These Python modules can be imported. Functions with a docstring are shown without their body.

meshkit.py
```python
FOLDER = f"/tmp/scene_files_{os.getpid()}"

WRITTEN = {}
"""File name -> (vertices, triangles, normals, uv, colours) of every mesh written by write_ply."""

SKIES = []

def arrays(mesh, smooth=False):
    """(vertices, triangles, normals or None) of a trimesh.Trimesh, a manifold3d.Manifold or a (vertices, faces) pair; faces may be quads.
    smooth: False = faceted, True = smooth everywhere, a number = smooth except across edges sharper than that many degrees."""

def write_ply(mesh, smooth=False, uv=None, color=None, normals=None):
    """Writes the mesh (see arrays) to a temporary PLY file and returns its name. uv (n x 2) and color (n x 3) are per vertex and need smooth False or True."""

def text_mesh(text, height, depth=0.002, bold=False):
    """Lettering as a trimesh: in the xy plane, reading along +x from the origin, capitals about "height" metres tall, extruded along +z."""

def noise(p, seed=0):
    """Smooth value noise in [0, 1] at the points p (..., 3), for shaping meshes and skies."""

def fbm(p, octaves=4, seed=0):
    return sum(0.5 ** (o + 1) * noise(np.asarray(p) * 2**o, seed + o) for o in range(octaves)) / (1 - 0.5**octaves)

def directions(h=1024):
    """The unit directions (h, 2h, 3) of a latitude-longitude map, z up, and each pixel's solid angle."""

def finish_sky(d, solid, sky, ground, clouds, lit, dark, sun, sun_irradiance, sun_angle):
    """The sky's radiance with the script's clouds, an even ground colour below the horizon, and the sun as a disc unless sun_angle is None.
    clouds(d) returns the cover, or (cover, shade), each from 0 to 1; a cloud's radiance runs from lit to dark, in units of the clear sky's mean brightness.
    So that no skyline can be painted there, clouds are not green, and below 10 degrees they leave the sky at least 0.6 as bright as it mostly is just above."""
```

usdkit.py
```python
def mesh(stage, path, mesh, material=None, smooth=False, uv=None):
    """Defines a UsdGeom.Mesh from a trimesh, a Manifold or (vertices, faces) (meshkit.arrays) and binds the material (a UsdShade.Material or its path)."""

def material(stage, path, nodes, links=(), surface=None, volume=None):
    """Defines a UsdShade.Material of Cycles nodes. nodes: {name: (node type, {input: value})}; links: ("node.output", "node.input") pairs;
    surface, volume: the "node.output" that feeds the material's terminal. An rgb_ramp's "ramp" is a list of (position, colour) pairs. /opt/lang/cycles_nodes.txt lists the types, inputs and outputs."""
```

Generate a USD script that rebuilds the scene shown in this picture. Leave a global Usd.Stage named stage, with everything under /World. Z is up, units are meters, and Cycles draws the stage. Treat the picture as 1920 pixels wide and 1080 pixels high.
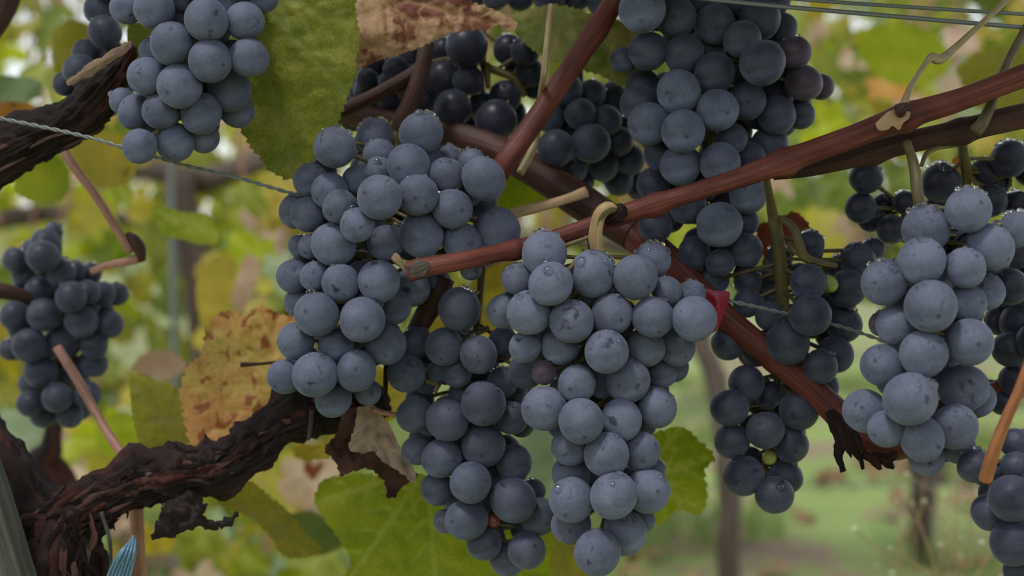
import math, random
import numpy as np
import trimesh, usdkit, meshkit
from scipy.spatial import Delaunay, cKDTree
from shapely.geometry import Polygon, Point
from shapely.ops import unary_union
import shapely
from pxr import Usd, UsdGeom, UsdLux, UsdShade, Sdf, Gf, Vt

stage = Usd.Stage.CreateInMemory()
UsdGeom.SetStageUpAxis(stage, UsdGeom.Tokens.z)
UsdGeom.SetStageMetersPerUnit(stage, 1.0)
stage.SetDefaultPrim(UsdGeom.Xform.Define(stage, '/World').GetPrim())
UsdGeom.Scope.Define(stage, '/World/Looks')
rng = np.random.default_rng(7)

# ------------------------------------------------------------------ camera, sky, sun, exposure
PITCH, EYE = math.radians(1.5), np.array([0, 0, 0.75])
cam = UsdGeom.Camera.Define(stage, '/World/camera')
xf = UsdGeom.Xformable(cam)
xf.AddTranslateOp().Set(Gf.Vec3d(*EYE.tolist()))
xf.AddRotateXOp().Set(90 - math.degrees(PITCH))
cam.CreateFocalLengthAttr(50.0); cam.CreateHorizontalApertureAttr(36.0); cam.CreateVerticalApertureAttr(20.25)
cam.CreateClippingRangeAttr(Gf.Vec2f(0.01, 2000)); cam.CreateFStopAttr(8.0); cam.CreateFocusDistanceAttr(0.548)
cam.CreateExposureAttr(0.45)

SUN = np.array([-0.28, -0.36, 0.88]); SUN /= np.linalg.norm(SUN)
elev, rot = math.asin(SUN[2]), math.atan2(SUN[0], SUN[1])
sky_mat = usdkit.material(stage, '/World/Looks/sky', {
    'co': ('texture_coordinate', {}), 'mp': ('mapping', {'scale': (1.5, 1.5, 4.0)}),
    'n': ('noise_texture', {'scale': 1.6, 'detail': 5.0, 'roughness': 0.6}),
    'r': ('rgb_ramp', {'ramp': [(0.0, (0.86,) * 3), (0.5, (0.92,) * 3), (1.0, (1.0,) * 3)]}),
    's': ('sky_texture', {'sky_type': 'single_scattering', 'sun_disc': False, 'sun_elevation': elev, 'sun_rotation': rot}),
    'g': ('hsv', {'saturation': 0.22, 'value': 1.55}), 'm': ('mix', {}),
    'b': ('background_shader', {'strength': 0.10})},
    [('co.generated', 'mp.vector'), ('mp.vector', 'n.vector'), ('n.fac', 'r.fac'), ('s.color', 'g.color'), ('r.color', 'm.fac'),
     ('s.color', 'm.color1'), ('g.color', 'm.color2'), ('m.color', 'b.color')], surface='b.background')
dome = UsdLux.DomeLight.Define(stage, '/World/sky')
UsdShade.MaterialBindingAPI.Apply(dome.GetPrim()).Bind(sky_mat)
dome.GetPrim().SetCustomDataByKey('kind', 'structure')
sun = UsdLux.DistantLight.Define(stage, '/World/sun')
sun.CreateNormalizeAttr(True); sun.CreateIntensityAttr(0.40); sun.CreateAngleAttr(10.0); sun.CreateColorAttr(Gf.Vec3f(1, 0.97, 0.92))
m = np.eye(4); zax = SUN; xax = np.cross([0, 0, 1.0], zax); xax /= np.linalg.norm(xax)
m[0, :3], m[1, :3], m[2, :3] = xax, np.cross(zax, xax), zax
UsdGeom.Xformable(sun).AddTransformOp().Set(Gf.Matrix4d(m.tolist()))

# ------------------------------------------------------------------ helpers
K = 0.72 / 1920
FWD = np.array([0, math.cos(PITCH), -math.sin(PITCH)]); UP = np.array([0, math.sin(PITCH), math.cos(PITCH)]); RIGHT = np.array([1.0, 0, 0])

def P(x, y, d):
    """The point of the place seen at (x, y) of the 1920 x 1080 photograph, d metres into the view."""
    x, y, d = (np.asarray(a, float)[..., None] for a in (x, y, d))
    return EYE + d * FWD + (x - 960) * K * d * RIGHT + (540 - y) * K * d * UP

taken = {}
def numbered(parent, name):
    k = taken.get((parent, name), 0); taken[(parent, name)] = k + 1
    return f'{parent}/{name}' + (f'_{k:03d}' if k else '')

GROUPS = {'grape_bunch': 'grape bunches hanging on the near vines', 'grape_leaf': 'single vine leaves around the bunches', 'vine_cane': 'canes of the near vines', 'trellis_wire': 'wires of the trellis',
          'grapevine': 'grapevines of the vineyard', 'vine_stick': 'short sticks and stems among the bunches', 'tendril': 'dark tendrils', 'vine_shoot': 'blurred leafy shoots behind the bunches'}
def tag(p, label=None, cat=None, group=None, kind=None):
    p = p.GetPrim() if hasattr(p, 'GetPrim') else p
    if cat and not group: group = GROUPS.get(p.GetName().rstrip('0123456789').rstrip('_'))
    for k, v in (('label', label), ('category', cat), ('group', group), ('kind', kind)):
        if v: p.SetCustomDataByKey(k, v)
    return p

class TM(tuple):
    lp = None

class Thing:
    def __init__(s, name, label, cat, base, group=None, kind=None):
        s.base = np.asarray(base, float); s.path = numbered('/World', name)
        x = UsdGeom.Xform.Define(stage, s.path); x.AddTranslateOp().Set(Gf.Vec3d(*s.base.tolist()))
        s.prim = x.GetPrim(); tag(s.prim, label, cat, group, kind)

def build(name, mesh, mat, parent=None, smooth=True, pv=None, label=None, kind=None, cat=None, group=None):
    """mesh in world coordinates; parent: a Thing, a (Thing, path) of a part, or None for top level."""
    if isinstance(parent, tuple): base, where = parent[0].base, parent[1]
    elif parent is None: base, where = None, '/World'
    else: base, where = parent.base, parent.path
    v, f = (np.asarray(mesh[0], float), np.asarray(mesh[1], int)) if isinstance(mesh, tuple) else (np.array(mesh.vertices), np.array(mesh.faces))
    if base is None:
        base = np.array([(v[:, 0].min() + v[:, 0].max()) / 2, (v[:, 1].min() + v[:, 1].max()) / 2, v[:, 2].min()])
        own = True
    else: own = False
    pv = dict(pv or {})
    if 'lp' not in pv: pv['lp'] = mesh.lp if getattr(mesh, 'lp', None) is not None else v * 30.0
    if len(pv['lp']) != len(v) or (smooth is not True and smooth is not False): pv.pop('lp')
    path = numbered(where, name)
    p = usdkit.mesh(stage, path, (v - base, f), mat, smooth=smooth)
    if own: UsdGeom.Xformable(p).AddTranslateOp().Set(Gf.Vec3d(*base.tolist()))
    for k, a in (pv or {}).items():
        a = np.asarray(a, np.float32)
        api = UsdGeom.PrimvarsAPI(p)
        if a.ndim == 1: api.CreatePrimvar(k, Sdf.ValueTypeNames.FloatArray, 'vertex').Set(Vt.FloatArray.FromNumpy(a))
        else: api.CreatePrimvar(k, Sdf.ValueTypeNames.Color3fArray, 'vertex').Set(Vt.Vec3fArray.FromNumpy(a))
    tag(p, label, cat, group, kind)
    return p, path

def join(ms):
    vs, fs, n = [], [], 0
    for v, f in ms:
        vs.append(v); fs.append(np.asarray(f) + n); n += len(v)
    return np.vstack(vs), np.vstack(fs)

def catmull(pts, step):
    """Catmull-Rom through the rows of pts, about one sample per step (measured in columns 0, 1)."""
    p = np.asarray(pts, float); p = np.vstack([2 * p[0] - p[1], p, 2 * p[-1] - p[-2]]); out = []
    for i in range(1, len(p) - 2):
        n = max(2, int(np.linalg.norm(p[i + 1, :2] - p[i, :2]) / step)); t = np.linspace(0, 1, n, endpoint=False)[:, None]
        a, b, c, d = p[i - 1:i + 3]
        out.append(0.5 * (2 * b + (c - a) * t + (2 * a - 5 * b + 4 * c - d) * t ** 2 + (3 * b - a - 3 * c + d) * t ** 3))
    return np.vstack(out + [p[-2:-1]])

def tube_world(c, r, sides=12, disp=None, flat=1.0, caps=True):
    """A tube along the points c with radii r; disp(theta, s) scales the radius."""
    c = np.asarray(c, float); r = np.broadcast_to(np.asarray(r, float), (len(c),))
    t = np.gradient(c, axis=0); t /= np.linalg.norm(t, axis=1, keepdims=True) + 1e-12
    a = np.cross(t[0], [0, 1, 0.13]); a /= np.linalg.norm(a); A = []
    for k in range(len(c)):
        a = a - t[k] * (a @ t[k]); a /= np.linalg.norm(a); A.append(a)
    A = np.array(A); B = np.cross(t, A)
    th = np.arange(sides) / sides * 2 * np.pi
    s = np.concatenate([[0], np.cumsum(np.linalg.norm(np.diff(c, axis=0), axis=1))])
    R = r[:, None] * np.ones(sides)
    if disp is not None: R = R * disp(th[None, :] + 0 * s[:, None], s[:, None] + 0 * th[None, :])
    v = c[:, None] + R[..., None] * (np.cos(th)[None, :, None] * A[:, None] + flat * np.sin(th)[None, :, None] * B[:, None])
    n = len(c); i, j = np.meshgrid(np.arange(n - 1), np.arange(sides), indexing='ij'); j2 = (j + 1) % sides
    q = np.stack([i * sides + j, i * sides + j2, (i + 1) * sides + j2, (i + 1) * sides + j], -1).reshape(-1, 4)
    f = np.vstack([q[:, [0, 2, 1]], q[:, [0, 3, 2]]]); v = v.reshape(-1, 3)
    if caps:
        v = np.vstack([v, c[0] - t[0] * r[0] * 0.25, c[-1] + t[-1] * r[-1] * 0.25]); k = np.arange(sides); k2 = (k + 1) % sides
        f = np.vstack([f, np.stack([k * 0 + len(v) - 2, k, k2], 1), np.stack([k * 0 + len(v) - 1, (n - 1) * sides + k2, (n - 1) * sides + k], 1)])
    m = TM((v, f)); lp = np.stack([np.cos(th)[None, :] + 0 * s[:, None], np.sin(th)[None, :] + 0 * s[:, None], s[:, None] / max(r.mean(), 1e-4) * .5 + 0 * th[None, :]], -1).reshape(-1, 3) + rng.uniform(0, 20, 3)
    m.lp = np.vstack([lp, lp[:1], lp[-1:]]) if caps else lp
    return m

def tube(pts, step=6, sides=12, disp=None, flat=1.0):
    """pts: rows (x, y, depth, radius in photo pixels)."""
    q = catmull(pts, step)
    return tube_world(P(q[:, 0], q[:, 1], q[:, 2]), q[:, 3] * K * q[:, 2], sides, disp, flat)

def bark(amp, seed, along=60.0, around=2.2):
    if amp > .25 and along < 80: along = along * 1.9
    def f(th, s):
        a = np.stack([np.cos(th) * around, np.sin(th) * around, s * along], -1)
        b = np.stack([np.cos(th) * around * 4, np.sin(th) * around * 4, s * along * 0.7], -1)
        lump = np.stack([np.cos(th) * .9, np.sin(th) * .9, s * 45], -1)
        return 1 + amp * (meshkit.fbm(a, 4, seed) - .5) * 1.6 + amp * (meshkit.fbm(b, 3, seed + 9) - .5) * 1.3 + amp * 1.1 * (meshkit.fbm(lump, 2, seed + 3) - .5)
    return f

def knots(at, amp=.3, w=.006, base=None):
    """Swollen nodes at the distances at along a cane."""
    def f(th, s):
        k = np.ones_like(s)
        for a in at: k = k + amp * np.exp(-((s - a) / w) ** 2) * (1 + .3 * np.cos(th))
        return k * (base(th, s) if base else 1)
    return f

# ------------------------------------------------------------------ materials
LK = '/World/Looks/'
def lk(name, nodes, links, surface): return usdkit.material(stage, LK + name, nodes, links, surface=surface)

def grape_mat(name, lo, hi, rough0, rough1, bl1=(0.094, 0.114, 0.174), bl2=(0.112, 0.122, 0.168), skin=(0.010, 0.009, 0.018)):
    return lk(name, {
        'a': ('attribute', {'attribute': 'lp'}), 'rn': ('attribute', {'attribute': 'rnd'}),
        'off': ('vector_math', {'math_type': 'add'}), 'sc': ('math', {'math_type': 'multiply', 'value2': 37.0}),
        'n1': ('noise_texture', {'scale': 1.1, 'detail': 3.0}), 'n2': ('noise_texture', {'scale': 7.0, 'detail': 5.0, 'roughness': .65}),
        'n3': ('noise_texture', {'scale': 1.35, 'detail': 6.0, 'roughness': .62, 'distortion': .5}),
        'm1': ('map_range', {'from_min': .25, 'from_max': .75, 'to_min': lo, 'to_max': hi}),
        'm2': ('map_range', {'from_min': .25, 'from_max': .75, 'to_min': .74, 'to_max': 1.20}),
        'm3': ('map_range', {'from_min': .62, 'from_max': .69, 'to_min': 1.0, 'to_max': .25, 'clamp': True}),
        'mr': ('map_range', {'from_min': 0., 'from_max': 1., 'to_min': .78, 'to_max': 1.12}),
        'sep': ('separate_xyz', {}), 'scar': ('map_range', {'from_min': -.9905, 'from_max': -.9965, 'to_min': 1., 'to_max': .45, 'clamp': True}),
        'p1': ('math', {'math_type': 'multiply'}), 'p2': ('math', {'math_type': 'multiply'}), 'p3': ('math', {'math_type': 'multiply'}),
        'p4': ('math', {'math_type': 'multiply', 'use_clamp': True}),
        'bc': ('mix', {'color1': bl1, 'color2': bl2}), 'c': ('mix', {'color1': skin}),
        'ro': ('map_range', {'from_min': 0., 'from_max': 1., 'to_min': rough0, 'to_max': rough1}),
        'bu': ('bump', {'strength': .12, 'distance': .0006}),
        'b': ('principled_bsdf', {'ior': 1.30, 'sheen_weight': .10, 'sheen_roughness': .4, 'sheen_tint': (.75, .85, 1.0)})},
        [('rn.fac', 'sc.value1'), ('a.vector', 'off.vector1'), ('sc.value', 'off.vector2'), ('off.vector', 'n1.vector'), ('off.vector', 'n2.vector'), ('off.vector', 'n3.vector'),
         ('n1.fac', 'm1.value'), ('n2.fac', 'm2.value'), ('n3.fac', 'm3.value'), ('rn.fac', 'mr.value'), ('a.vector', 'sep.vector'), ('sep.z', 'scar.value'),
         ('m1.result', 'p1.value1'), ('m2.result', 'p1.value2'), ('p1.value', 'p2.value1'), ('m3.result', 'p2.value2'), ('p2.value', 'p3.value1'), ('mr.result', 'p3.value2'),
         ('p3.value', 'p4.value1'), ('scar.result', 'p4.value2'), ('n1.fac', 'bc.fac'), ('p4.value', 'c.fac'), ('bc.color', 'c.color2'), ('c.color', 'b.base_color'),
         ('p4.value', 'ro.value'), ('ro.result', 'b.roughness'), ('n2.fac', 'bu.height'), ('bu.normal', 'b.normal')], 'b.BSDF')

G_BLOOM = grape_mat('grape_bloomed', .58, 1.08, .40, .78)
G_PALE = grape_mat('grape_heavily_bloomed', .66, 1.10, .42, .80, bl1=(.104, .124, .182), bl2=(.124, .132, .182))
G_MID = grape_mat('grape_half_bloomed', .42, .84, .40, .75)
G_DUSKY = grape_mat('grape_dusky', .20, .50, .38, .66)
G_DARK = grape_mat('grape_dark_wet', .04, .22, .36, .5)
G_PURPLE = grape_mat('grape_purple', .30, .62, .30, .55, bl1=(.115, .105, .145), bl2=(.115, .085, .115), skin=(.02, .006, .014))
G_GREEN = lk('grape_unripe', {'b': ('principled_bsdf', {'base_color': (.22, .27, .06), 'roughness': .35, 'subsurface_weight': .3, 'subsurface_scale': .003})}, [], 'b.BSDF')
G_RED = lk('grape_red', {'b': ('principled_bsdf', {'base_color': (.16, .04, .03), 'roughness': .4})}, [], 'b.BSDF')
WATER = lk('water', {'b': ('principled_bsdf', {'base_color': (1, 1, 1), 'roughness': .0, 'transmission_weight': 1.0, 'ior': 1.33})}, [], 'b.BSDF')

def leaf_mat(name, ramp, vein=(.30, .30, .08), spot=None, spot_amt=.62, spot_scale=3.0, scale=1.2, trans=.35, rough=.55, ntrans=None, edge=None, fine=.2):
    nodes = {'a': ('attribute', {'attribute': 'lp'}), 'v': ('attribute', {'attribute': 'vein'}),
             'n': ('noise_texture', {'scale': scale, 'detail': 5.0, 'roughness': .6}), 'r': ('rgb_ramp', {'ramp': ramp}),
             'n2': ('noise_texture', {'scale': scale * 14, 'detail': 4.0, 'roughness': .7}), 'f2': ('map_range', {'from_min': .3, 'from_max': .7, 'to_min': 1 - fine, 'to_max': 1 + fine}),
             'g': ('mix', {'mix_type': 'multiply', 'fac': 1.0}), 'vm': ('mix', {'color2': vein}),
             'vf': ('math', {'math_type': 'multiply', 'value2': .85}),
             'b': ('principled_bsdf', {'roughness': rough, 'ior': 1.33}), 't': ('translucent_bsdf', {}), 'hs': ('hsv', {'saturation': 1.15, 'value': 1.35}),
             'bu': ('bump', {'strength': .22, 'distance': .0005}), 'mx': ('mix_closure', {'fac': trans})}
    links = [('a.vector', 'n.vector'), ('a.vector', 'n2.vector'), ('n.fac', 'r.fac'), ('r.color', 'g.color1'), ('n2.fac', 'f2.value'), ('f2.result', 'g.color2'),
             ('v.fac', 'vf.value1'), ('vf.value', 'vm.fac'), ('n2.fac', 'bu.height'), ('bu.normal', 'b.normal'),
             ('hs.color', 't.color'), ('b.BSDF', 'mx.closure1'), ('t.BSDF', 'mx.closure2')]
    last = 'g.color'
    if spot is not None:
        nodes |= {'n3': ('noise_texture', {'scale': spot_scale, 'detail': 4.0, 'roughness': .55, 'distortion': .4}), 's3': ('map_range', {'from_min': spot_amt, 'from_max': spot_amt + .05, 'to_min': 0., 'to_max': .9, 'clamp': True}),
                  'sm': ('mix', {'color2': spot})}
        links += [('a.vector', 'n3.vector'), ('n3.fac', 's3.value'), (last, 'sm.color1'), ('s3.result', 'sm.fac')]
        last = 'sm.color'
    links += [(last, 'vm.color1'), ('vm.color', 'b.base_color'), ('vm.color', 'hs.color')]
    return lk(name, nodes, links, 'mx.closure')

GREEN = leaf_mat('leaf_green', [(.25, (.10, .13, .010)), (.5, (.185, .20, .022)), (.75, (.31, .29, .06))], vein=(.2, .23, .05), spot=(.045, .028, .012), spot_amt=.69, spot_scale=24.0, scale=1.5, trans=.25, fine=.38)
DRY = leaf_mat('leaf_dry_tan', [(.3, (.10, .032, .022)), (.46, (.14, .05, .03)), (.5, (.30, .18, .10)), (.75, (.36, .24, .14))], vein=(.3, .17, .09), scale=.9, trans=.15, rough=.7)
TAN = leaf_mat('leaf_tan', [(.3, (.25, .17, .12)), (.7, (.38, .27, .19))], vein=(.42, .31, .22), scale=1.6, trans=.15, rough=.7)
BROWN = leaf_mat('leaf_dark_brown', [(.3, (.025, .010, .007)), (.7, (.07, .025, .018))], vein=(.08, .04, .03), scale=1.6, trans=.1, rough=.6)
GREENTAN = leaf_mat('leaf_green_turning', [(.3, (.09, .14, .015)), (.5, (.18, .21, .03)), (.6, (.32, .27, .09)), (.75, (.42, .30, .14))], vein=(.2, .2, .07), scale=.8, trans=.3)
SPOTTED = leaf_mat('leaf_spotted', [(.25, (.36, .34, .06)), (.42, (.50, .37, .10)), (.6, (.52, .28, .10)), (.8, (.46, .20, .07))], vein=(.56, .44, .14), spot=(.27, .085, .02), spot_amt=.56, spot_scale=2.9, scale=.9, trans=.4)
OLIVE = leaf_mat('leaf_olive', [(.3, (.25, .24, .022)), (.7, (.38, .33, .04))], vein=(.28, .26, .06), scale=1.0, trans=.35)
LIME = leaf_mat('leaf_yellow_green', [(.25, (.25, .30, .010)), (.5, (.32, .37, .016)), (.75, (.42, .42, .035))], vein=(.44, .46, .10), spot=(.12, .10, .015), spot_amt=.72, spot_scale=14, scale=1.3, trans=.5)
REDL = leaf_mat('leaf_red', [(.3, (.16, .035, .012)), (.7, (.30, .085, .02))], vein=(.3, .1, .03), scale=2.0, trans=.4)
PALE = leaf_mat('leaf_pale', [(.3, (.20, .27, .15)), (.7, (.34, .40, .26))], vein=(.4, .45, .3), scale=1.0, trans=.3)
YELLOW = leaf_mat('leaf_yellow', [(.3, (.36, .31, .035)), (.7, (.50, .41, .07))], vein=(.5, .42, .08), spot=(.24, .12, .02), spot_amt=.66, scale=1.2, trans=.45)
ORANGE = leaf_mat('leaf_orange', [(.3, (.36, .16, .02)), (.7, (.50, .27, .05))], vein=(.5, .3, .08), spot=(.2, .06, .02), spot_amt=.62, scale=1.2, trans=.45)
MIDG = leaf_mat('leaf_mid_green', [(.3, (.085, .13, .02)), (.7, (.16, .20, .035))], vein=(.2, .24, .06), scale=1.2, trans=.4)
PINK = leaf_mat('leaf_pink_tan', [(.3, (.40, .25, .15)), (.7, (.5, .38, .28))], vein=(.5, .4, .3), scale=1.2, trans=.35)

def wood(name, ramp, rough=.6, scale=2.2, along=.16, bump=.5, dist=.0008, patch=None, ior=1.45):
    """Bark: noise drawn out along the stem (lp: cosine, sine and length in radii)."""
    nodes = {'g': ('attribute', {'attribute': 'lp'}), 'mp': ('mapping', {'scale': (1, 1, along)}), 'n': ('noise_texture', {'scale': scale, 'detail': 7.0, 'roughness': .68, 'distortion': .3}),
        'n2': ('noise_texture', {'scale': .55, 'detail': 4.0}), 'ad': ('math', {'math_type': 'multiply_add', 'value2': .6, 'value3': -.30}), 'su': ('math', {'math_type': 'add'}),
        'r': ('rgb_ramp', {'ramp': ramp}), 'bu': ('bump', {'strength': bump, 'distance': dist}), 'b': ('principled_bsdf', {'roughness': rough, 'ior': ior})}
    links = [('g.vector', 'mp.vector'), ('mp.vector', 'n.vector'), ('g.vector', 'n2.vector'), ('n2.fac', 'ad.value1'), ('n.fac', 'su.value1'), ('ad.value', 'su.value2'), ('su.value', 'r.fac'),
         ('n.fac', 'bu.height'), ('bu.normal', 'b.normal')]
    last = 'r.color'
    if patch is not None:
        nodes |= {'n3': ('noise_texture', {'scale': .8, 'detail': 6.0, 'roughness': .7, 'distortion': .5}), 'm3': ('map_range', {'from_min': .53, 'from_max': .60, 'to_min': 0., 'to_max': .85, 'clamp': True}), 'pm': ('mix', {'mix_type': 'mix', 'color2': patch})}
        links += [('mp.vector', 'n3.vector'), ('n3.fac', 'm3.value'), ('m3.result', 'pm.fac'), (last, 'pm.color1')]; last = 'pm.color'
    return lk(name, nodes, links + [(last, 'b.base_color')], 'b.BSDF')

OLDBARK = wood('old_bark', [(.3, (.006, .0045, .0045)), (.5, (.016, .010, .009)), (.65, (.026, .013, .011)), (.85, (.07, .045, .04))], .65, 4.0, .11, bump=1.0, dist=.0016, patch=(.062, .017, .012), ior=1.25)
REDBARK = wood('reddish_bark', [(.3, (.025, .008, .006)), (.5, (.06, .018, .013)), (.7, (.10, .035, .025))], .55, 2.6, .2, bump=.8)
CANE = wood('cane_red', [(.22, (.026, .008, .006)), (.45, (.085, .021, .015)), (.62, (.130, .036, .025)), (.8, (.19, .085, .062))], .5, 4.2, .035, .6, .0007, ior=1.32)
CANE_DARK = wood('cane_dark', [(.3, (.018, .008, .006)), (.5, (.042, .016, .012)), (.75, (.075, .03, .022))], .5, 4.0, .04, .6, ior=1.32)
CANE_PINK = wood('cane_pink', [(.3, (.20, .085, .06)), (.7, (.34, .18, .12))], .5, 2.5, .08, .2)
CANE_ORANGE = wood('cane_orange', [(.3, (.17, .055, .02)), (.7, (.29, .12, .045))], .5, 2.5, .08, .2)
STRAW = wood('straw_stem', [(.3, (.22, .14, .065)), (.7, (.42, .28, .15))], .55, 2.5, .08, .2)
STALK = wood('green_stalk', [(.3, (.05, .038, .013)), (.7, (.12, .09, .03))], .5, 2.5, .08, .2)
PALESTALK = wood('pale_stalk', [(.3, (.20, .14, .075)), (.7, (.32, .26, .13))], .5, 2.5, .08, .2)
GREYWOOD = wood('weathered_wood', [(.3, (.018, .019, .015)), (.5, (.045, .046, .037)), (.75, (.10, .10, .08))], .8, 4.0, .05, .9)
BROWNGREY = wood('grey_brown_wood', [(.3, (.025, .018, .014)), (.5, (.06, .042, .034)), (.75, (.11, .085, .07))], .7, 3.0, .2, .8)
TANBARK = wood('tan_bark', [(.3, (.11, .065, .04)), (.7, (.27, .18, .11))], .7, 3.5, .12, .7)
TRUNK = wood('far_trunk', [(.3, (.045, .032, .025)), (.7, (.125, .088, .07))], .8, 2.5, .2, .7, .004)
METAL = lk('galvanised_wire', {'b': ('principled_bsdf', {'base_color': (.16, .175, .17), 'metallic': .5, 'roughness': .45})}, [], 'b.BSDF')
TAPE = lk('red_tape', {'b': ('principled_bsdf', {'base_color': (.19, .006, .020), 'roughness': .4})}, [], 'b.BSDF')
BLUE = lk('blue_twine', {'b': ('principled_bsdf', {'base_color': (.085, .17, .23), 'roughness': .35})}, [], 'b.BSDF')
SEED = lk('pale_seed', {'b': ('principled_bsdf', {'base_color': (.62, .60, .42), 'roughness': .7})}, [], 'b.BSDF')
GRASS_M = [lk('grass_' + n, {'b': ('principled_bsdf', {'base_color': c, 'roughness': .6}), 't': ('translucent_bsdf', {'color': tuple(1.3 * x for x in c)}), 'm': ('mix_closure', {'fac': .3})},
              [('b.BSDF', 'm.closure1'), ('t.BSDF', 'm.closure2')], 'm.closure') for n, c in (('green', (.15, .25, .055)), ('pale', (.27, .29, .10)))]
GROUND = lk('ground', {'g': ('geometry', {}), 'n': ('noise_texture', {'scale': 1.6, 'detail': 5.0, 'roughness': .65}), 'n2': ('noise_texture', {'scale': 18.0, 'detail': 5.0, 'roughness': .7}),
    'a': ('math', {'math_type': 'multiply_add', 'value2': .4, 'value3': -.2}), 's': ('math', {'math_type': 'add'}),
    'r': ('rgb_ramp', {'ramp': [(.25, (.16, .26, .07)), (.49, (.23, .30, .085)), (.56, (.24, .18, .12)), (.75, (.16, .10, .075))]}), 'b': ('principled_bsdf', {'roughness': .9})},
    [('g.position', 'n.vector'), ('g.position', 'n2.vector'), ('n2.fac', 'a.value1'), ('n.fac', 's.value1'), ('a.value', 's.value2'), ('s.value', 'r.fac'), ('r.color', 'b.base_color')], 'b.BSDF')
HILL = lk('hill', {'g': ('geometry', {}), 'n': ('noise_texture', {'scale': .35, 'detail': 5.0}), 'r': ('rgb_ramp', {'ramp': [(.3, (.10, .14, .05)), (.5, (.17, .19, .07)), (.7, (.24, .22, .09))]}), 'b': ('principled_bsdf', {'roughness': .9})},
    [('g.position', 'n.vector'), ('n.fac', 'r.fac'), ('r.color', 'b.base_color')], 'b.BSDF')

# ------------------------------------------------------------------ the setting: ground, hill, grass
gx = np.concatenate([-np.geomspace(400, 4, 14), np.linspace(-3.5, 3.5, 50), np.geomspace(4, 400, 14)])
gy = np.concatenate([-np.geomspace(400, 3, 10), np.linspace(-2.5, 9, 70), np.geomspace(9.5, 600, 20)])
X, Y = np.meshgrid(gx, gy, indexing='ij')
def ground_z(x, y): return (meshkit.fbm(np.stack([x * 1.3, y * 1.3, 0 * x], -1), 3, 5) - .5) * .10
Z = ground_z(X, Y)
ny = len(gy); i, j = np.meshgrid(np.arange(len(gx) - 1), np.arange(ny - 1), indexing='ij')
Q = np.stack([i * ny + j, (i + 1) * ny + j, (i + 1) * ny + j + 1, i * ny + j + 1], -1).reshape(-1, 4)
gv = np.stack([X, Y, Z], -1).reshape(-1, 3)
build('ground', (gv, np.vstack([Q[:, :3], Q[:, [0, 2, 3]]])), GROUND, kind='structure', label='grassy vineyard floor with patches of brown earth')
hx = np.linspace(-120, 120, 90); hy = np.linspace(60, 160, 30); X, Y = np.meshgrid(hx, hy, indexing='ij')
Z = -0.5 + 4.2 * np.sin(np.clip((Y - 60) / 100, 0, 1) * np.pi / 2) * (.7 + .6 * meshkit.fbm(np.stack([X * .03, Y * .03, 0 * X], -1), 4, 2)) + .8 * (meshkit.fbm(np.stack([X * .4, Y * .4, 0 * X], -1), 3, 8) - .5)
ny = len(hy); i, j = np.meshgrid(np.arange(len(hx) - 1), np.arange(ny - 1), indexing='ij')
Q = np.stack([i * ny + j, (i + 1) * ny + j, (i + 1) * ny + j + 1, i * ny + j + 1], -1).reshape(-1, 4)
build('hill', (np.stack([X, Y, Z], -1).reshape(-1, 3), np.vstack([Q[:, :3], Q[:, [0, 2, 3]]])), HILL, kind='structure', label='low green hillside beyond the vineyard')

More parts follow.
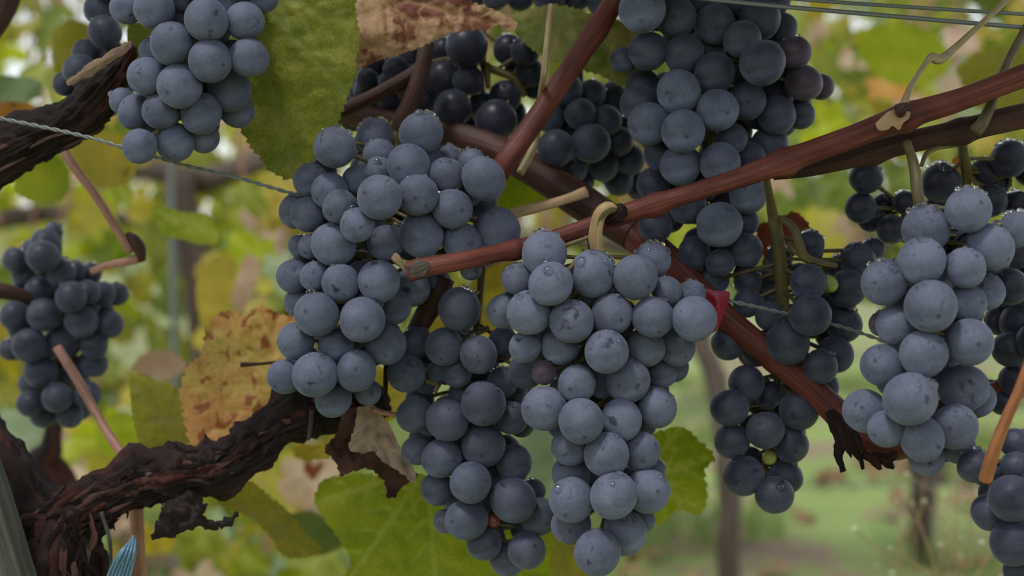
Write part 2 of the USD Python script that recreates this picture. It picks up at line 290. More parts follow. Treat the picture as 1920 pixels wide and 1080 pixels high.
def blades(n, x0, x1, y0, y1, h0, h1, w):
    x, y = rng.uniform(x0, x1, n), rng.uniform(y0, y1, n)
    keep = meshkit.fbm(np.stack([x * 1.6, y * 1.6, 0 * x + 3.1], -1), 3, 11) < .50
    x, y = x[keep], y[keep]; n = len(x)
    h, a, l = rng.uniform(h0, h1, n), rng.uniform(0, 6.28, n), rng.uniform(.1, .8, n)
    b = np.stack([x, y, ground_z(x, y) - .004], -1); s = np.stack([np.cos(a), np.sin(a), 0 * a], -1) * w
    o = np.stack([-np.sin(a) * l * h, np.cos(a) * l * h, h], -1)
    v = np.stack([b - s, b + s, b + o * .55 + s * .7 + [0, 0, .01], b + o], 1).reshape(-1, 3)
    k = np.arange(n)[:, None] * 4
    return v, np.vstack([k + [0, 1, 2], k + [0, 2, 3]])
build('grass', blades(26000, -2.6, 2.6, 1.5, 8, .04, .11, .0035), GRASS_M[0], smooth=False, kind='stuff', label='short green grass between the vine rows', cat='grass')
build('dry_grass', blades(14000, -2.6, 2.6, 1.5, 8, .05, .14, .003), GRASS_M[1], smooth=False, kind='stuff', label='pale yellowed grass blades mixed into the green grass', cat='grass')

# ------------------------------------------------------------------ leaves
def vine_leaf_outline():
    ang = np.radians([-90, -62, -38, -18, 2, 20, 38, 55, 72, 90]); rad = np.array([.18, .52, .62, .52, .72, .66, .52, .74, .86, 1.0])
    right = np.stack([np.cos(ang) * rad, np.sin(ang) * rad], 1)
    return np.vstack([right, (right * [-1, 1])[-2:0:-1]])
OUT = vine_leaf_outline()
FARLIME = leaf_mat('leaf_far_yellow_green', [(.25, (.13, .16, .018)), (.5, (.185, .215, .028)), (.75, (.26, .26, .05))], vein=(.32, .34, .08), spot=(.16, .10, .03), spot_amt=.62, spot_scale=4, scale=1.5, trans=.4)
FARGOLD = leaf_mat('leaf_far_gold', [(.3, (.28, .22, .03)), (.7, (.40, .31, .06))], vein=(.42, .36, .09), spot=(.20, .10, .03), spot_amt=.58, spot_scale=3, scale=1.2, trans=.4)
def simple_leaf(center, size, facing, spin, curl=.25, seed=0):
    """A lobed leaf of about 50 triangles. facing: its normal."""
    o = catmull(np.vstack([OUT, OUT[:1]]), .55)[:-1]
    k = np.arange(len(o)); o = o * (1 + .07 * np.where(k % 2, 1, -1))[:, None]
    pts = np.vstack([[[0, -.05]], o * .5, o]); n = len(o)
    f = [(0, 1 + a, 1 + (a + 1) % n) for a in range(n)]
    for a in range(n):
        b = (a + 1) % n; f += [(1 + a, 1 + n + a, 1 + n + b), (1 + a, 1 + n + b, 1 + b)]
    r2 = (pts ** 2).sum(1); r = np.random.default_rng(seed)
    z = -curl * r2 * r.uniform(.2, 1) + .16 * np.sin(pts[:, 0] * r.uniform(2, 5) + r.uniform(0, 6)) * np.abs(pts[:, 1]) + r.uniform(-.3, .3) * pts[:, 0] ** 2
    ca, sa = math.cos(spin), math.sin(spin); nrm = np.asarray(facing, float); nrm /= np.linalg.norm(nrm)
    u = np.cross([0, 0, 1.0], nrm); u /= np.linalg.norm(u) + 1e-9; w = np.cross(nrm, u)
    x, y = pts[:, 0] * ca - pts[:, 1] * sa, pts[:, 0] * sa + pts[:, 1] * ca
    v = np.asarray(center) + size * .62 * (x[:, None] * u + y[:, None] * w + z[:, None] * nrm)
    lp = np.stack([pts[:, 0] + seed * 1.37 % 19, pts[:, 1] + seed * .73 % 13, 0 * z], 1)
    vein = np.clip(1 - np.minimum(np.abs(pts[:, 0]), np.abs(np.abs(pts[:, 0]) - np.abs(pts[:, 1]))) * 9, 0, 1)
    return v, np.array(f), lp, vein

def near_leaf(label, outline, depth, mat, tilt=(0, 0), bend=0.0, vein_from=None, veins=(), teeth=5.0, spacing=7, rel=1.0, seed=1, thing=None, part='blade', name='grape_leaf', petiole=None, vw=2.2, curl=None, fold=None, plabel=None):
    """A leaf whose outline (photo pixels) stands at its own depth; tilt: metres of depth per 100 px in x and y; veins run from vein_from to the tips."""
    o = catmull(np.vstack([outline, outline[:1]]), 3.0)[:-1]
    if teeth:
        t = np.gradient(o, axis=0); t /= np.linalg.norm(t, axis=1, keepdims=True) + 1e-9; nn = np.stack([t[:, 1], -t[:, 0]], 1)
        if Polygon(o).exterior.is_ccw: pass
        s = np.concatenate([[0], np.cumsum(np.linalg.norm(np.diff(o, axis=0), axis=1))])
        r = np.random.default_rng(seed)
        ph = s / 17 + 1.2 * meshkit.noise(np.stack([s / 40, 0 * s, 0 * s + seed], -1), seed)
        o = o + nn * (teeth * ((ph % 1.0) - .5) * (.5 + meshkit.noise(np.stack([s / 25, 0 * s, 0 * s], -1), seed + 4)))[:, None]
    poly = Polygon(o).buffer(0)
    if poly.geom_type != 'Polygon': poly = max(poly.geoms, key=lambda g: g.area)
    o = np.array(poly.exterior.coords)[:-1]
    x0, y0, x1, y1 = poly.bounds
    gx_, gy_ = np.meshgrid(np.arange(x0, x1, spacing), np.arange(y0, y1, spacing)); g = np.stack([gx_.ravel(), gy_.ravel()], 1)
    g = g + np.random.default_rng(seed).uniform(-.25, .25, g.shape) * spacing
    inner = poly.buffer(-spacing * .55)
    g = g[shapely.contains_xy(inner, g[:, 0], g[:, 1])]
    p = np.vstack([o, g]); tri = Delaunay(p).simplices; c = p[tri].mean(1)
    tri = tri[shapely.contains_xy(poly, c[:, 0], c[:, 1])]
    cx, cy = (x0 + x1) / 2, (y0 + y1) / 2; dx, dy = p[:, 0] - cx, p[:, 1] - cy; R = max(x1 - x0, y1 - y0) / 2
    d = depth + tilt[0] * dx / 100 + tilt[1] * dy / 100 + bend * (dx ** 2 + dy ** 2) / R ** 2
    q = np.stack([p[:, 0] / 60, p[:, 1] / 60, 0 * dx + seed], -1)
    d = d + rel * .007 * (meshkit.fbm(q, 3, seed) - .5) + rel * .0009 * (meshkit.fbm(q * 4.5, 3, seed + 5) - .5)
    if curl is not None: d = d + curl(p[:, 0], p[:, 1])
    vd = np.full(len(p), 1e9)
    if vein_from is not None:
        V = []
        for tip in veins:
            a, b = np.array(vein_from, float), np.array(tip, float); L = np.linalg.norm(b - a); nn = np.array([-(b - a)[1], (b - a)[0]]) / L
            line = lambda t, w: a + (b - a) * t + nn * w * L * .06 * math.sin(t * 3.1)
            V.append((line(0, 1), line(1, 1), 1.0)); n = max(3, int(L / 42))
            for k in range(1, n):
                t = k / n; sgn = 1 if k % 2 else -1; b0 = line(t, 1)
                for sg in (1, -1):
                    b1 = b0 + (b - a) / L * 40 * (1 - t * .4) + nn * sg * 46 * (1 - .5 * t); V.append((b0, b1, .55))
        for a, b, w in V:
            ab = b - a; t = np.clip(((p - a) @ ab) / (ab @ ab), 0, 1); dd = np.linalg.norm(p - a - t[:, None] * ab, axis=1) / w
            vd = np.minimum(vd, dd)
        d = d + rel * .0011 * np.exp(-(vd / 9) ** 2)
    vein = np.exp(-(vd / (vw * 2)) ** 2)
    v = P(p[:, 0], p[:, 1], d)
    back = P(p[:, 0], p[:, 1], d + .00025)
    # a thin solid: front, back and rim
    nb = len(p); e = np.sort(np.vstack([tri[:, [0, 1]], tri[:, [1, 2]], tri[:, [2, 0]]]), 1); u, cnt = np.unique(e, axis=0, return_counts=True); rim = u[cnt == 1]
    f = np.vstack([tri, tri[:, ::-1] + nb, np.stack([rim[:, 0], rim[:, 1], rim[:, 1] + nb], 1), np.stack([rim[:, 0], rim[:, 1] + nb, rim[:, 0] + nb], 1)])
    lp = np.stack([p[:, 0] / 100 + seed * 3.1, p[:, 1] / 100 + seed, 0 * dx], 1)
    if thing is None:
        if petiole is None:
            return build(name, (np.vstack([v, back]), f), mat, None, smooth=True, pv={'lp': np.vstack([lp, lp]), 'vein': np.r_[vein, vein]}, label=label, cat='leaf')
        thing = Thing(name, label, 'leaf', v.mean(0))
    build(part, (np.vstack([v, back]), f), mat, thing, smooth=True, pv={'lp': np.vstack([lp, lp]), 'vein': np.r_[vein, vein]}, label=plabel)
    if petiole is not None: build('leaf_stalk', tube(petiole, 8, 8), STALK, thing)
    return thing

# ------------------------------------------------------------------ background vines
def leaf_cloud(n, x0, x1, y0, y1, zlo, zhi, seed, size=(.065, .12), gap=.40):
    r = np.random.default_rng(seed); out = []
    while len(out) < n:
        x, y, z = r.uniform(x0, x1), r.uniform(y0, y1), r.uniform(zlo, zhi)
        if meshkit.fbm(np.array([[x * 2.2, z * 2.2, y * .7 + 5]]), 3, 21)[0] < gap: continue
        nrm = np.array([r.normal(0, .75), -1 + r.normal(0, .5), r.normal(.3, .65)])
        out.append((np.array([x, y, z]), r.uniform(*size), nrm, math.pi + r.normal(0, .7), int(r.integers(1e6))))
    return out
PAL = {'green': ([MIDG, FARLIME, PALE, LIME, OLIVE, FARGOLD], [.28, .30, .12, .10, .12, .08]),
       'mixed': ([MIDG, FARLIME, LIME, OLIVE, FARGOLD, PALE, PINK, ORANGE, TAN], [.20, .25, .07, .14, .15, .08, .04, .02, .05]),
       'gold': ([MIDG, FARLIME, LIME, OLIVE, FARGOLD, YELLOW, PALE, PINK, TAN], [.17, .20, .05, .18, .18, .05, .06, .06, .05])}
def far_vine(label, px, dist, trunk_r, zt, clouds, seed, lean=0.0):
    base = P(px, 540, dist); x, y = base[0], base[1]
    t = Thing('grapevine', label, 'grapevine', (x, y, ground_z(np.array([x]), np.array([y]))[0] - .03))
    z = np.linspace(t.base[2], zt, 26); w = meshkit.fbm(np.stack([z * 6, 0 * z, 0 * z + seed], -1), 3, seed) - .5
    c = np.stack([x + lean * (zt - z) + w * .05, y + .03 * np.sin(z * 9 + seed), z], 1)
    build('trunk', tube_world(c, trunk_r * (1.25 - .3 * np.linspace(0, 1, 26)), 14, bark(.3, seed, 14)), TRUNK, t)
    for s in (-1, 1):
        q = np.linspace(0, 1, 14); c = np.stack([x + s * .5 * q, y + .04 * np.sin(q * 5 + seed), zt - .02 + .05 * np.sin(q * 3)], 1)
        build('cordon', tube_world(c, trunk_r * (.75 - .4 * q), 10, bark(.3, seed + 4, 14)), TRUNK, t)
    r = np.random.default_rng(seed)
    for k in range(7):
        x0 = x + r.uniform(-.5, .5); q = np.linspace(0, 1, 10)
        c = np.stack([x0 + r.normal(0, .10) * q, y + r.normal(0, .05) + r.normal(0, .08) * q, zt + q * r.uniform(.7, 1.1)], 1)
        build('shoot', tube_world(c, .005 * (1.1 - .7 * q), 6), CANE_PINK, t)
    for (n, bx, pal, kw) in clouds:
        mats, w = PAL[pal]
        for k, (cc, s, nrm, sp, sd) in enumerate(leaf_cloud(n, *bx, seed=seed * 31 + n, **kw)):
            v, f, lp, ve = simple_leaf(cc, s, nrm, sp, seed=sd)
            # leaves of one patch of canopy turn together
            h = meshkit.noise(np.array([[cc[0] * 3.2, cc[2] * 3.2, seed * .77]]), 3)[0] * .5 + .5 * np.random.default_rng(sd).uniform()
            kx = int(np.searchsorted(np.cumsum(w) / sum(w), np.clip((h - .24) / .52, 0, .999)))
            build('leaf', (v, f), mats[min(kx, len(mats) - 1)], t, smooth=True, pv={'lp': lp, 'vein': ve})
    return t
L2 = 3.2
far_vine('slender dark vine trunk with yellow foliage, seen behind the wire below the upper left bunch', 368, 2.3, .026, .88,
         [(270, (-1.05, -.28, 2.36, 2.8, .30, 1.25), 'gold', {'gap': .42}), (70, (-1.0, -.3, 2.36, 2.8, .05, .5), 'mixed', {'size': (.06, .11)})], 3)
far_vine('vine trunk with green and tan leaves, at the left edge behind the small blurred bunch', -120, 3.0, .033, .8,
         [(230, (-1.6, -.7, 2.6, 3.2, .25, 1.45), 'mixed', {}), (60, (-1.3, -.5, 2.5, 3.1, .0, .5), 'mixed', {'size': (.06, .12)})], 5)
far_vine('brown leaning vine trunk standing just right of the pale central bunch', 1305, 2.45, .0175, .74,
         [(285, (-.15, .95, 2.7, 3.2, .66, 1.4), 'green', {'gap': .38})], 8, lean=.12)
far_vine('vine trunk on the grass below the gap between the two right bunches', 1668, 3.4, .024, .72,
         [(270, (.7, 1.6, 3.1, 3.6, .66, 1.55), 'green', {'gap': .38})], 9, lean=.13)
far_vine('thin distant vine trunk just right of the trunk below the right front bunch', 1765, 4.6, .024, .75,
         [(160, (.8, 2.2, 4.3, 4.9, .65, 1.9), 'mixed', {})], 12)
far_vine('vine with yellow-green foliage, its trunk hidden behind the central bunches', 900, 3.3, .035, .75,
         [(290, (-.65, .35, 3.0, 3.6, .50, 1.5), 'mixed', {'gap': .40})], 15)
# farther rows read as one mass of leaves each
for yy, n, lab, zl in ((6.2, 1250, 'yellowing foliage of the second vine row behind', .75), (9.5, 1200, 'hazy foliage of the farthest vine row', .8)):
    ms, lps, ves = [], [], []
    for (cc, s, nrm, sp, sd) in leaf_cloud(n, -yy * .52, yy * .52, yy - .3, yy + .3, zl, 2.15 if yy < 7 else 2.9, int(yy * 10), size=(.10, .17), gap=.46):
        v, f, lp, ve = simple_leaf(cc, s, nrm, sp, seed=sd); ms.append((v, f)); lps.append(lp); ves.append(ve)
    build('vine_row', join(ms), LIME if yy < 7 else OLIVE, smooth=True, pv={'lp': np.vstack(lps), 'vein': np.concatenate(ves)}, kind='stuff', label=lab, cat='vines')
ms, lps, ves = [], [], []  # unseen row behind the viewer, added to block light from the front
for (cc, s, nrm, sp, sd) in leaf_cloud(430, -3.2, 3.2, -2.2, -1.8, .55, 1.95, 404, size=(.10, .17), gap=.36):
    v, f, lp, ve = simple_leaf(cc, s, (nrm[0], -nrm[1], nrm[2]), sp, seed=sd); ms.append((v, f)); lps.append(lp); ves.append(ve)
build('vine_row', join(ms), MIDG, smooth=True, pv={'lp': np.vstack(lps), 'vein': np.concatenate(ves)}, kind='stuff', label='unseen vine row added behind the viewer to cut the front light', cat='vines')
# leaf fall on the ground
ms, lps = [], []
for k in range(330):
    x, y = rng.uniform(-1.6, 2.2), rng.uniform(1.8, 5.5)
    if meshkit.fbm(np.array([[x * 1.6, y * 1.6, 3.1]]), 3, 11)[0] < .46: continue
    v, f, lp, ve = simple_leaf((x, y, ground_z(np.array([x]), np.array([y]))[0] + .03), rng.uniform(.06, .12), (rng.normal(0, .4), rng.normal(0, .4), 1), rng.uniform(0, 6), seed=k + 77)
    ms.append((v, f)); lps.append(lp)
v, f = join(ms)
build('leaf_litter', (v, f), DRY, smooth=True, pv={'lp': np.vstack(lps), 'vein': np.zeros(len(v))}, kind='stuff', label='brown fallen leaves lying on the grass', cat='fallen leaves')

# a dried weed by the lower right bunch
wd = Thing('weed', 'dry branching weed with tiny pale seed heads beside the lower right bunch', 'weed', [.30, 1.02, 0])
for k in range(9):
    x0, x1, yt = 1760 + rng.uniform(-60, 90), rng.uniform(1650, 1900), rng.uniform(900, 1010); dd = rng.uniform(.92, 1.1)
    root = np.array([.30 + rng.uniform(-.05, .05), 1.0 + rng.uniform(-.05, .05), 0.0]); tip = P(x1, yt, dd); mid = (root + tip) / 2 + [rng.uniform(-.03, .03), 0, .04]
    q = np.linspace(0, 1, 14)[:, None]; c = root * (1 - q) ** 2 + 2 * q * (1 - q) * mid + q ** 2 * tip
    ms = [tube_world(c, .0013 * (1.3 - q[:, 0]), 5)]; sd = []
    for b in range(9):
        a = c[int(rng.integers(7, 14))]; e = a + rng.normal(0, 1, 3) * [.03, .02, .015] + [0, 0, .025]
        ms.append(tube_world(np.linspace(a, e, 4), .0005, 4)); s = trimesh.creation.icosphere(1, rng.uniform(.0010, .0021)); s.apply_scale([1, 1, .6]); s.apply_translation(e); sd.append((np.array(s.vertices), np.array(s.faces)))
    st, sp_ = build('stem', join(ms), STRAW, wd)
    build('seed_heads', join(sd), SEED, (wd, sp_), kind='stuff')

# ------------------------------------------------------------------ wood: old vine, branch, canes, post, wires
ov = Thing('grapevine', 'gnarled old vine with dark shaggy bark, its arm rising from the lower left corner', 'grapevine', [*P(110, 1080, .62)[:2], 0])
tb = P(110, 1180, .62)
trunk_pts = [(150, 1330, .66, 95), (135, 1180, .63, 98), (112, 1085, .615, 92), (106, 1010, .61, 80), (112, 965, .61, 62)]
build('trunk', tube(trunk_pts, 4, 72, bark(.34, 31, 55, 2.6)), OLDBARK, ov)
low = np.array([P(150, 1330, .66), [P(150, 1330, .66)[0] + .03, .70, .02], [P(150, 1330, .66)[0] + .05, .74, -.05]])
q = np.linspace(0, 1, 40)[:, None]; build('trunk', tube_world(low[0] * (1 - q) + low[1] * q, 95 * K * .66 * (1 + .15 * q[:, 0]), 40, bark(.3, 33, 40)), OLDBARK, ov)
build('limb', tube([(108, 1010, .612, 70), (70, 960, .615, 50), (32, 900, .62, 42), (-10, 835, .63, 38), (-60, 760, .65, 36)], 4, 56, bark(.32, 35, 55)), OLDBARK, ov)
arm = [(100, 1010, .61, 70), (150, 962, .61, 56), (205, 928, .612, 46), (262, 903, .615, 43), (335, 890, .615, 43), (405, 880, .615, 42), (450, 856, .615, 40), (485, 824, .617, 37), (525, 792, .62, 38), (580, 772, .625, 41), (650, 768, .63, 37), (715, 752, .64, 34)]
build('arm', tube(arm, 3, 72, knots([.045, .060, .078, .097, .118], .30, .0055, bark(.38, 37, 78, 3.0))), OLDBARK, ov)
r = np.random.default_rng(4)
for k in range(90):
    i = int(r.integers(0, len(arm) - 2)); t = r.uniform(); a = np.array(arm[i]) * (1 - t) + np.array(arm[i + 1]) * t; b = np.array(arm[i + 1]) * (1 - t) + np.array(arm[i + 2]) * t
    side = r.uniform(-1, 1); n = np.array([-(b - a)[1], (b - a)[0]]); n /= np.linalg.norm(n)
    off = n * side * a[3] * .92; dz = -math.sqrt(max(0, 1 - side ** 2)) * a[3] * K * a[2] * .98; L = r.uniform(.4, 1.2)
    mid = (a + b) / 2; e = np.array([b[0] * L + a[0] * (1 - L), b[1] * L + a[1] * (1 - L)]) + off * r.uniform(1.0, 1.25) + [r.normal(0, 4), r.normal(3, 5)]
    build('bark_strip', tube([(*(a[:2] + off * .97), a[2] + dz, 3.0), (*(mid[:2] + off * 1.02), mid[2] + dz - .0008, r.uniform(2, 6)), (*e, b[2] + dz - .001, .8)], 3, 7, bark(.9, k, 160), flat=.22), OLDBARK if r.uniform() < .75 else REDBARK, ov)
for k in range(26):
    th = r.uniform(-1, 1); x = 108 + th * 84; y0 = r.uniform(950, 1080); dz = -math.sqrt(1 - th ** 2) * 84 * K * .61
    build('bark_strip', tube([(x, y0, .612 + dz, 3), (x + r.normal(0, 8), y0 + 40, .611 + dz, r.uniform(2, 6)), (x + r.normal(4, 14), y0 + r.uniform(60, 100), .612 + dz, 1)], 3, 7, bark(.9, k + 60, 160), flat=.22), OLDBARK if r.uniform() < .7 else REDBARK, ov)
def plates(n, path, seed, thing):
    r = np.random.default_rng(seed)
    for k in range(n):
        i = int(r.integers(0, len(path) - 1)); t = r.uniform(); q = np.array(path[i]) * (1 - t) + np.array(path[i + 1]) * t; u = np.array(path[i + 1])[:2] - np.array(path[i])[:2]; u /= np.linalg.norm(u); w = np.array([-u[1], u[0]])
        s = r.uniform(-.85, .85); c = q[:2] + w * s * q[3]; L, W = r.uniform(10, 30), r.uniform(3.5, 9); an = np.sort(r.uniform(0, 6.28, 9))
        o = [c + u * L * math.cos(x) * r.uniform(.6, 1.1) + w * W * math.sin(x) * r.uniform(.5, 1.1) for x in an]
        if Polygon(o).area < 60: continue
        dz = q[2] - math.sqrt(1 - s * s) * q[3] * K * q[2] * 1.04
        solid(o, dz, .0009, OLDBARK if r.uniform() < .6 else REDBARK if r.uniform() < .6 else BROWNGREY, thing, 'bark_plate', int(r.integers(900)), teeth=3, spacing=5, rel=.55, curl=lambda x, y: ((x - c[0]) * w[0] + (y - c[1]) * w[1] + s * q[3]) ** 2 * (K * q[2]) / (2 * q[3]) - (s * q[3]) ** 2 * (K * q[2]) / (2 * q[3]))
def solid(outline, depth, thick, mat, thing, part, seed=1, curl=None, teeth=0, label=None, spacing=6, rel=1.0):
    o = catmull(np.vstack([outline, outline[:1]]), 3.0)[:-1]; o = o + teeth * (np.stack([meshkit.fbm(np.stack([o[:, 0] / 9, o[:, 1] / 9, 0 * o[:, 0] + k], -1), 2, seed + k) for k in (1, 2)], 1) - .5) * 2; poly = Polygon(o).buffer(0); poly = poly if poly.geom_type == 'Polygon' else max(poly.geoms, key=lambda g: g.area); o = np.array(poly.exterior.coords)[:-1]
    x0, y0, x1, y1 = poly.bounds; a, b = np.meshgrid(np.arange(x0, x1, spacing), np.arange(y0, y1, spacing)); g = np.stack([a.ravel(), b.ravel()], 1); inn = poly.buffer(-3); g = g[shapely.contains_xy(inn, g[:, 0], g[:, 1])]
    p = np.vstack([o, g]); tri = Delaunay(p).simplices; c = p[tri].mean(1); tri = tri[shapely.contains_xy(poly, c[:, 0], c[:, 1])]
    d = depth + rel * .006 * (meshkit.fbm(np.stack([p[:, 0] / 30, p[:, 1] / 30, 0 * p[:, 0] + seed], -1), 3, seed) - .5)
    if curl is not None: d = d + curl(p[:, 0], p[:, 1])
    edge = np.array([poly.exterior.distance(Point(*q)) for q in p]); th = thick * np.clip(edge / 8, .15, 1)
    nb = len(p); e = np.sort(np.vstack([tri[:, [0, 1]], tri[:, [1, 2]], tri[:, [2, 0]]]), 1); u, cnt = np.unique(e, axis=0, return_counts=True); rim = u[cnt == 1]
    f = np.vstack([tri, tri[:, ::-1] + nb, np.stack([rim[:, 0], rim[:, 1], rim[:, 1] + nb], 1), np.stack([rim[:, 0], rim[:, 1] + nb, rim[:, 0] + nb], 1)])
    return build(part, (np.vstack([P(p[:, 0], p[:, 1], d - th / 2), P(p[:, 0], p[:, 1], d + th / 2)]), f), mat, thing, smooth=50, label=label)
plates(46, arm, 5, ov); plates(22, trunk_pts[1:4], 6, ov)
solid([(285, 1006), (296, 970), (318, 935), (360, 925), (392, 945), (378, 968), (408, 976), (444, 963), (450, 972), (424, 990), (372, 990), (338, 998), (318, 1012)], .603, .005, OLDBARK, ov, 'hanging_bark', 3, teeth=9, rel=2.2, spacing=4, label='black curled flake of bark hanging below the arm')
for pts in ([(190, 960, .59, 4), (205, 1010, .588, 4), (208, 1060, .59, 3), (206, 1100, .592, 3)], [(585, 770, .605, 4), (582, 800, .602, 4), (578, 825, .603, 3)]):
    build('dry_tendril', tube(pts, 5, 8), GREYWOOD, ov)

br = Thing('vine_branch', 'thick dark branch of peeling bark, crossing behind the wire at the upper left', 'branch', P(-20, 330, .615))
build('limb', tube([(-70, 330, .62, 52), (0, 285, .615, 50), (60, 258, .612, 46), (120, 235, .61, 42), (165, 200, .608, 40), (200, 160, .606, 36), (232, 112, .604, 24), (246, 84, .603, 12)], 3, 64, bark(.34, 51, 60, 2.6)), OLDBARK, br)
build('bare_bark', tube([(126, 158, .590, 3), (160, 137, .586, 8), (200, 113, .584, 10), (236, 90, .586, 7), (246, 78, .59, 2)], 3, 16, bark(1.2, 53, 160), flat=.3), TANBARK, br, label='tan torn edge of the bark')
for k in range(16):
    t = r.uniform(); x = -10 + 170 * t; y = 300 - 75 * t + r.uniform(-36, 44); dz = .612 - math.sqrt(max(.05, 1 - ((y - 300 + 75 * t) / 48) ** 2)) * 46 * K * .61
    build('bark_strip', tube([(x - 40, y + 20, dz, 2), (x, y, dz - .0008, r.uniform(3, 6)), (x + r.uniform(20, 50), y - r.uniform(8, 26), dz, 1.5)], 5, 7, bark(.5, k + 90, 90), flat=.4), OLDBARK if r.uniform() < .7 else REDBARK, br)

pt = Thing('vineyard_post', 'weathered grey wooden post at the lower left edge, in front of the old vine', 'post', [*P(-25, 900, .70)[:2], 0])
build('shaft', tube([(900, 3990, .58, 62), (450, 2535, .58, 62), (0, 1080, .58, 62), (-136, 640, .58, 60)], 14, 48, bark(.10, 71, 9, 3)), GREYWOOD, pt)
bt = Thing('twine', 'frayed light blue plastic twine hanging beside the old vine trunk', 'twine', P(235, 1080, .585))
for k in range(13):
    o = (k - 6) * 3.0
    build('strand', tube([(250 + o * .25, 1004 + abs(o) * .5, .588, 2.2), (240 + o * .8, 1035, .583 - .001 * (k % 3), 2.6), (226 + o * 1.1, 1070, .584 + .001 * (k % 2), 2.8), (212 + o * 1.2, 1120, .586, 2.6)], 6, 7, bark(.25, k, 90)), BLUE, bt)

mc = Thing('vine_cane', 'long smooth reddish cane rising from the centre to the right edge', 'cane', P(762, 512, .545))
build('shoot', tube([(1990, 115, .538, 22), (1900, 150, .538, 22), (1800, 187, .54, 22), (1690, 221, .542, 24), (1600, 256, .545, 22), (1480, 300, .548, 22), (1380, 336, .55, 19), (1290, 364, .552, 17.5), (1170, 402, .558, 19), (1100, 427, .563, 17.5), (1020, 453, .566, 16.5), (940, 473, .559, 16.5), (870, 488, .548, 17), (805, 500, .545, 19), (765, 510, .545, 20)], 4, 40,
      knots([.062, .110, .162, .222], .28, .004, bark(.075, 81, 30, 1.8))), CANE, mc)
build('stub', tube([(768, 512, .5385, 8), (790, 503, .5375, 12), (806, 497, .538, 4)], 2, 24, bark(.9, 83, 200), flat=.4), BROWNGREY, mc, label='greyish worn end of the cane')
build('bark_flap', tube([(738, 478, .533, 5), (746, 486, .532, 7), (755, 500, .533, 5), (760, 512, .535, 2)], 2, 14, bark(.8, 84, 190), flat=.4), TANBARK, mc, label='tan splinter at the cut end')
solid([(1641, 232), (1655, 218), (1668, 208), (1690, 204), (1706, 210), (1704, 222), (1694, 230), (1686, 244), (1674, 236), (1664, 243), (1648, 244)], .5335, .0016, STRAW, mc, 'bark_flake', 6, rel=.5, label='pale tan flake at a node')
build('node', tube([(1138, 412, .556, 10), (1150, 404, .551, 16), (1158, 398, .551, 17), (1170, 398, .553, 10)], 2, 24, bark(.5, 88, 160)), OLDBARK, mc, label='dark rough node where the tan stalk leaves the cane')
build('bud', tube([(1690, 214, .533, 8), (1688, 205, .531, 11), (1700, 200, .532, 8), (1703, 206, .534, 4)], 2, 14, bark(.3, 3, 90)), CANE_DARK, mc)
build('side_shoot', tube([(1692, 205, .534, 9), (1700, 180, .536, 7), (1712, 155, .54, 5.5), (1735, 120, .545, 5.5), (1748, 107, .546, 9), (1762, 112, .547, 9), (1790, 90, .55, 6.5), (1825, 58, .553, 5.5), (1860, 26, .556, 5.5), (1905, -18, .56, 5.5)], 4, 16, bark(.1, 85, 60)), PALESTALK, mc, label='pale straw-coloured side shoot')
sc = Thing('vine_cane', 'dark reddish cane running just below and behind the long cane at the right edge', 'cane', P(1500, 320, .565))
build('shoot', tube([(1990, 205, .556, 23), (1900, 221, .556, 23), (1800, 246, .557, 22), (1700, 268, .558, 21), (1600, 296, .559, 19), (1520, 316, .56, 15), (1450, 330, .56, 8)], 4, 36, knots([.04, .075], .25, .004, bark(.08, 86, 30))), CANE_DARK, sc)
build('side_shoot', tube([(1828, 248, .545, 13), (1845, 225, .545, 11), (1868, 170, .55, 9), (1890, 115, .555, 8), (1925, 50, .56, 8)], 4, 16, bark(.1, 87, 60)), STALK, sc)
lc = Thing('vine_cane', 'long dark reddish cane descending behind the bunches to a shaggy bend at lower right', 'cane', P(1680, 850, .575))
build('shoot', tube([(560, 185, .68, 26), (660, 212, .665, 28), (830, 253, .645, 30), (950, 292, .632, 31), (1080, 372, .62, 33), (1190, 440, .606, 32)], 4, 40, bark(.12, 92, 30)), CANE_DARK, lc, label='upper stretch, coloured darker in place of shade')  # same cane; the darker material stands in for shade up here
build('shoot', tube([(1120, 397, .614, 27), (1190, 440, .606, 31), (1280, 512, .598, 28), (1345, 582, .592, 26), (1400, 630, .588, 25), (1480, 693, .584, 25), (1560, 765, .58, 26), (1605, 815, .576, 26), (1650, 838, .573, 25), (1700, 834, .572, 24), (1760, 802, .577, 24), (1850, 748, .584, 25), (1940, 708, .59, 26)], 4, 40,
      knots([.10], .25, .005, bark(.10, 91, 30))), CANE, lc)
for k, pts in enumerate(([(1556, 770, .5655, 9), (1572, 805, .5635, 12), (1576, 838, .563, 9), (1572, 858, .563, 6), (1582, 884, .5635, 5)], [(1575, 795, .563, 10), (1592, 826, .562, 9), (1604, 850, .5615, 5), (1614, 866, .562, 2)], [(1566, 788, .5635, 8), (1582, 815, .562, 7), (1590, 842, .562, 6), (1596, 858, .562, 2)],
                         [(1600, 838, .563, 6), (1612, 856, .5615, 5), (1618, 880, .562, 3)], [(1618, 850, .563, 7), (1640, 862, .561, 9), (1652, 880, .5615, 3)], [(1636, 852, .562, 8), (1664, 860, .5605, 11), (1682, 850, .562, 4)], [(1645, 858, .562, 6), (1666, 872, .561, 8), (1676, 878, .562, 3)], [(1588, 806, .5625, 7), (1600, 815, .562, 8), (1612, 838, .5615, 5), (1622, 846, .562, 2)])):
    build('bark_strip', tube(pts, 2, 12, bark(.95, k + 120, 190), flat=.32), OLDBARK, lc)
dc = Thing('vine_cane', 'straight reddish cane slanting down from the top centre to behind the centre-left bunch', 'cane', P(938, 318, .588))
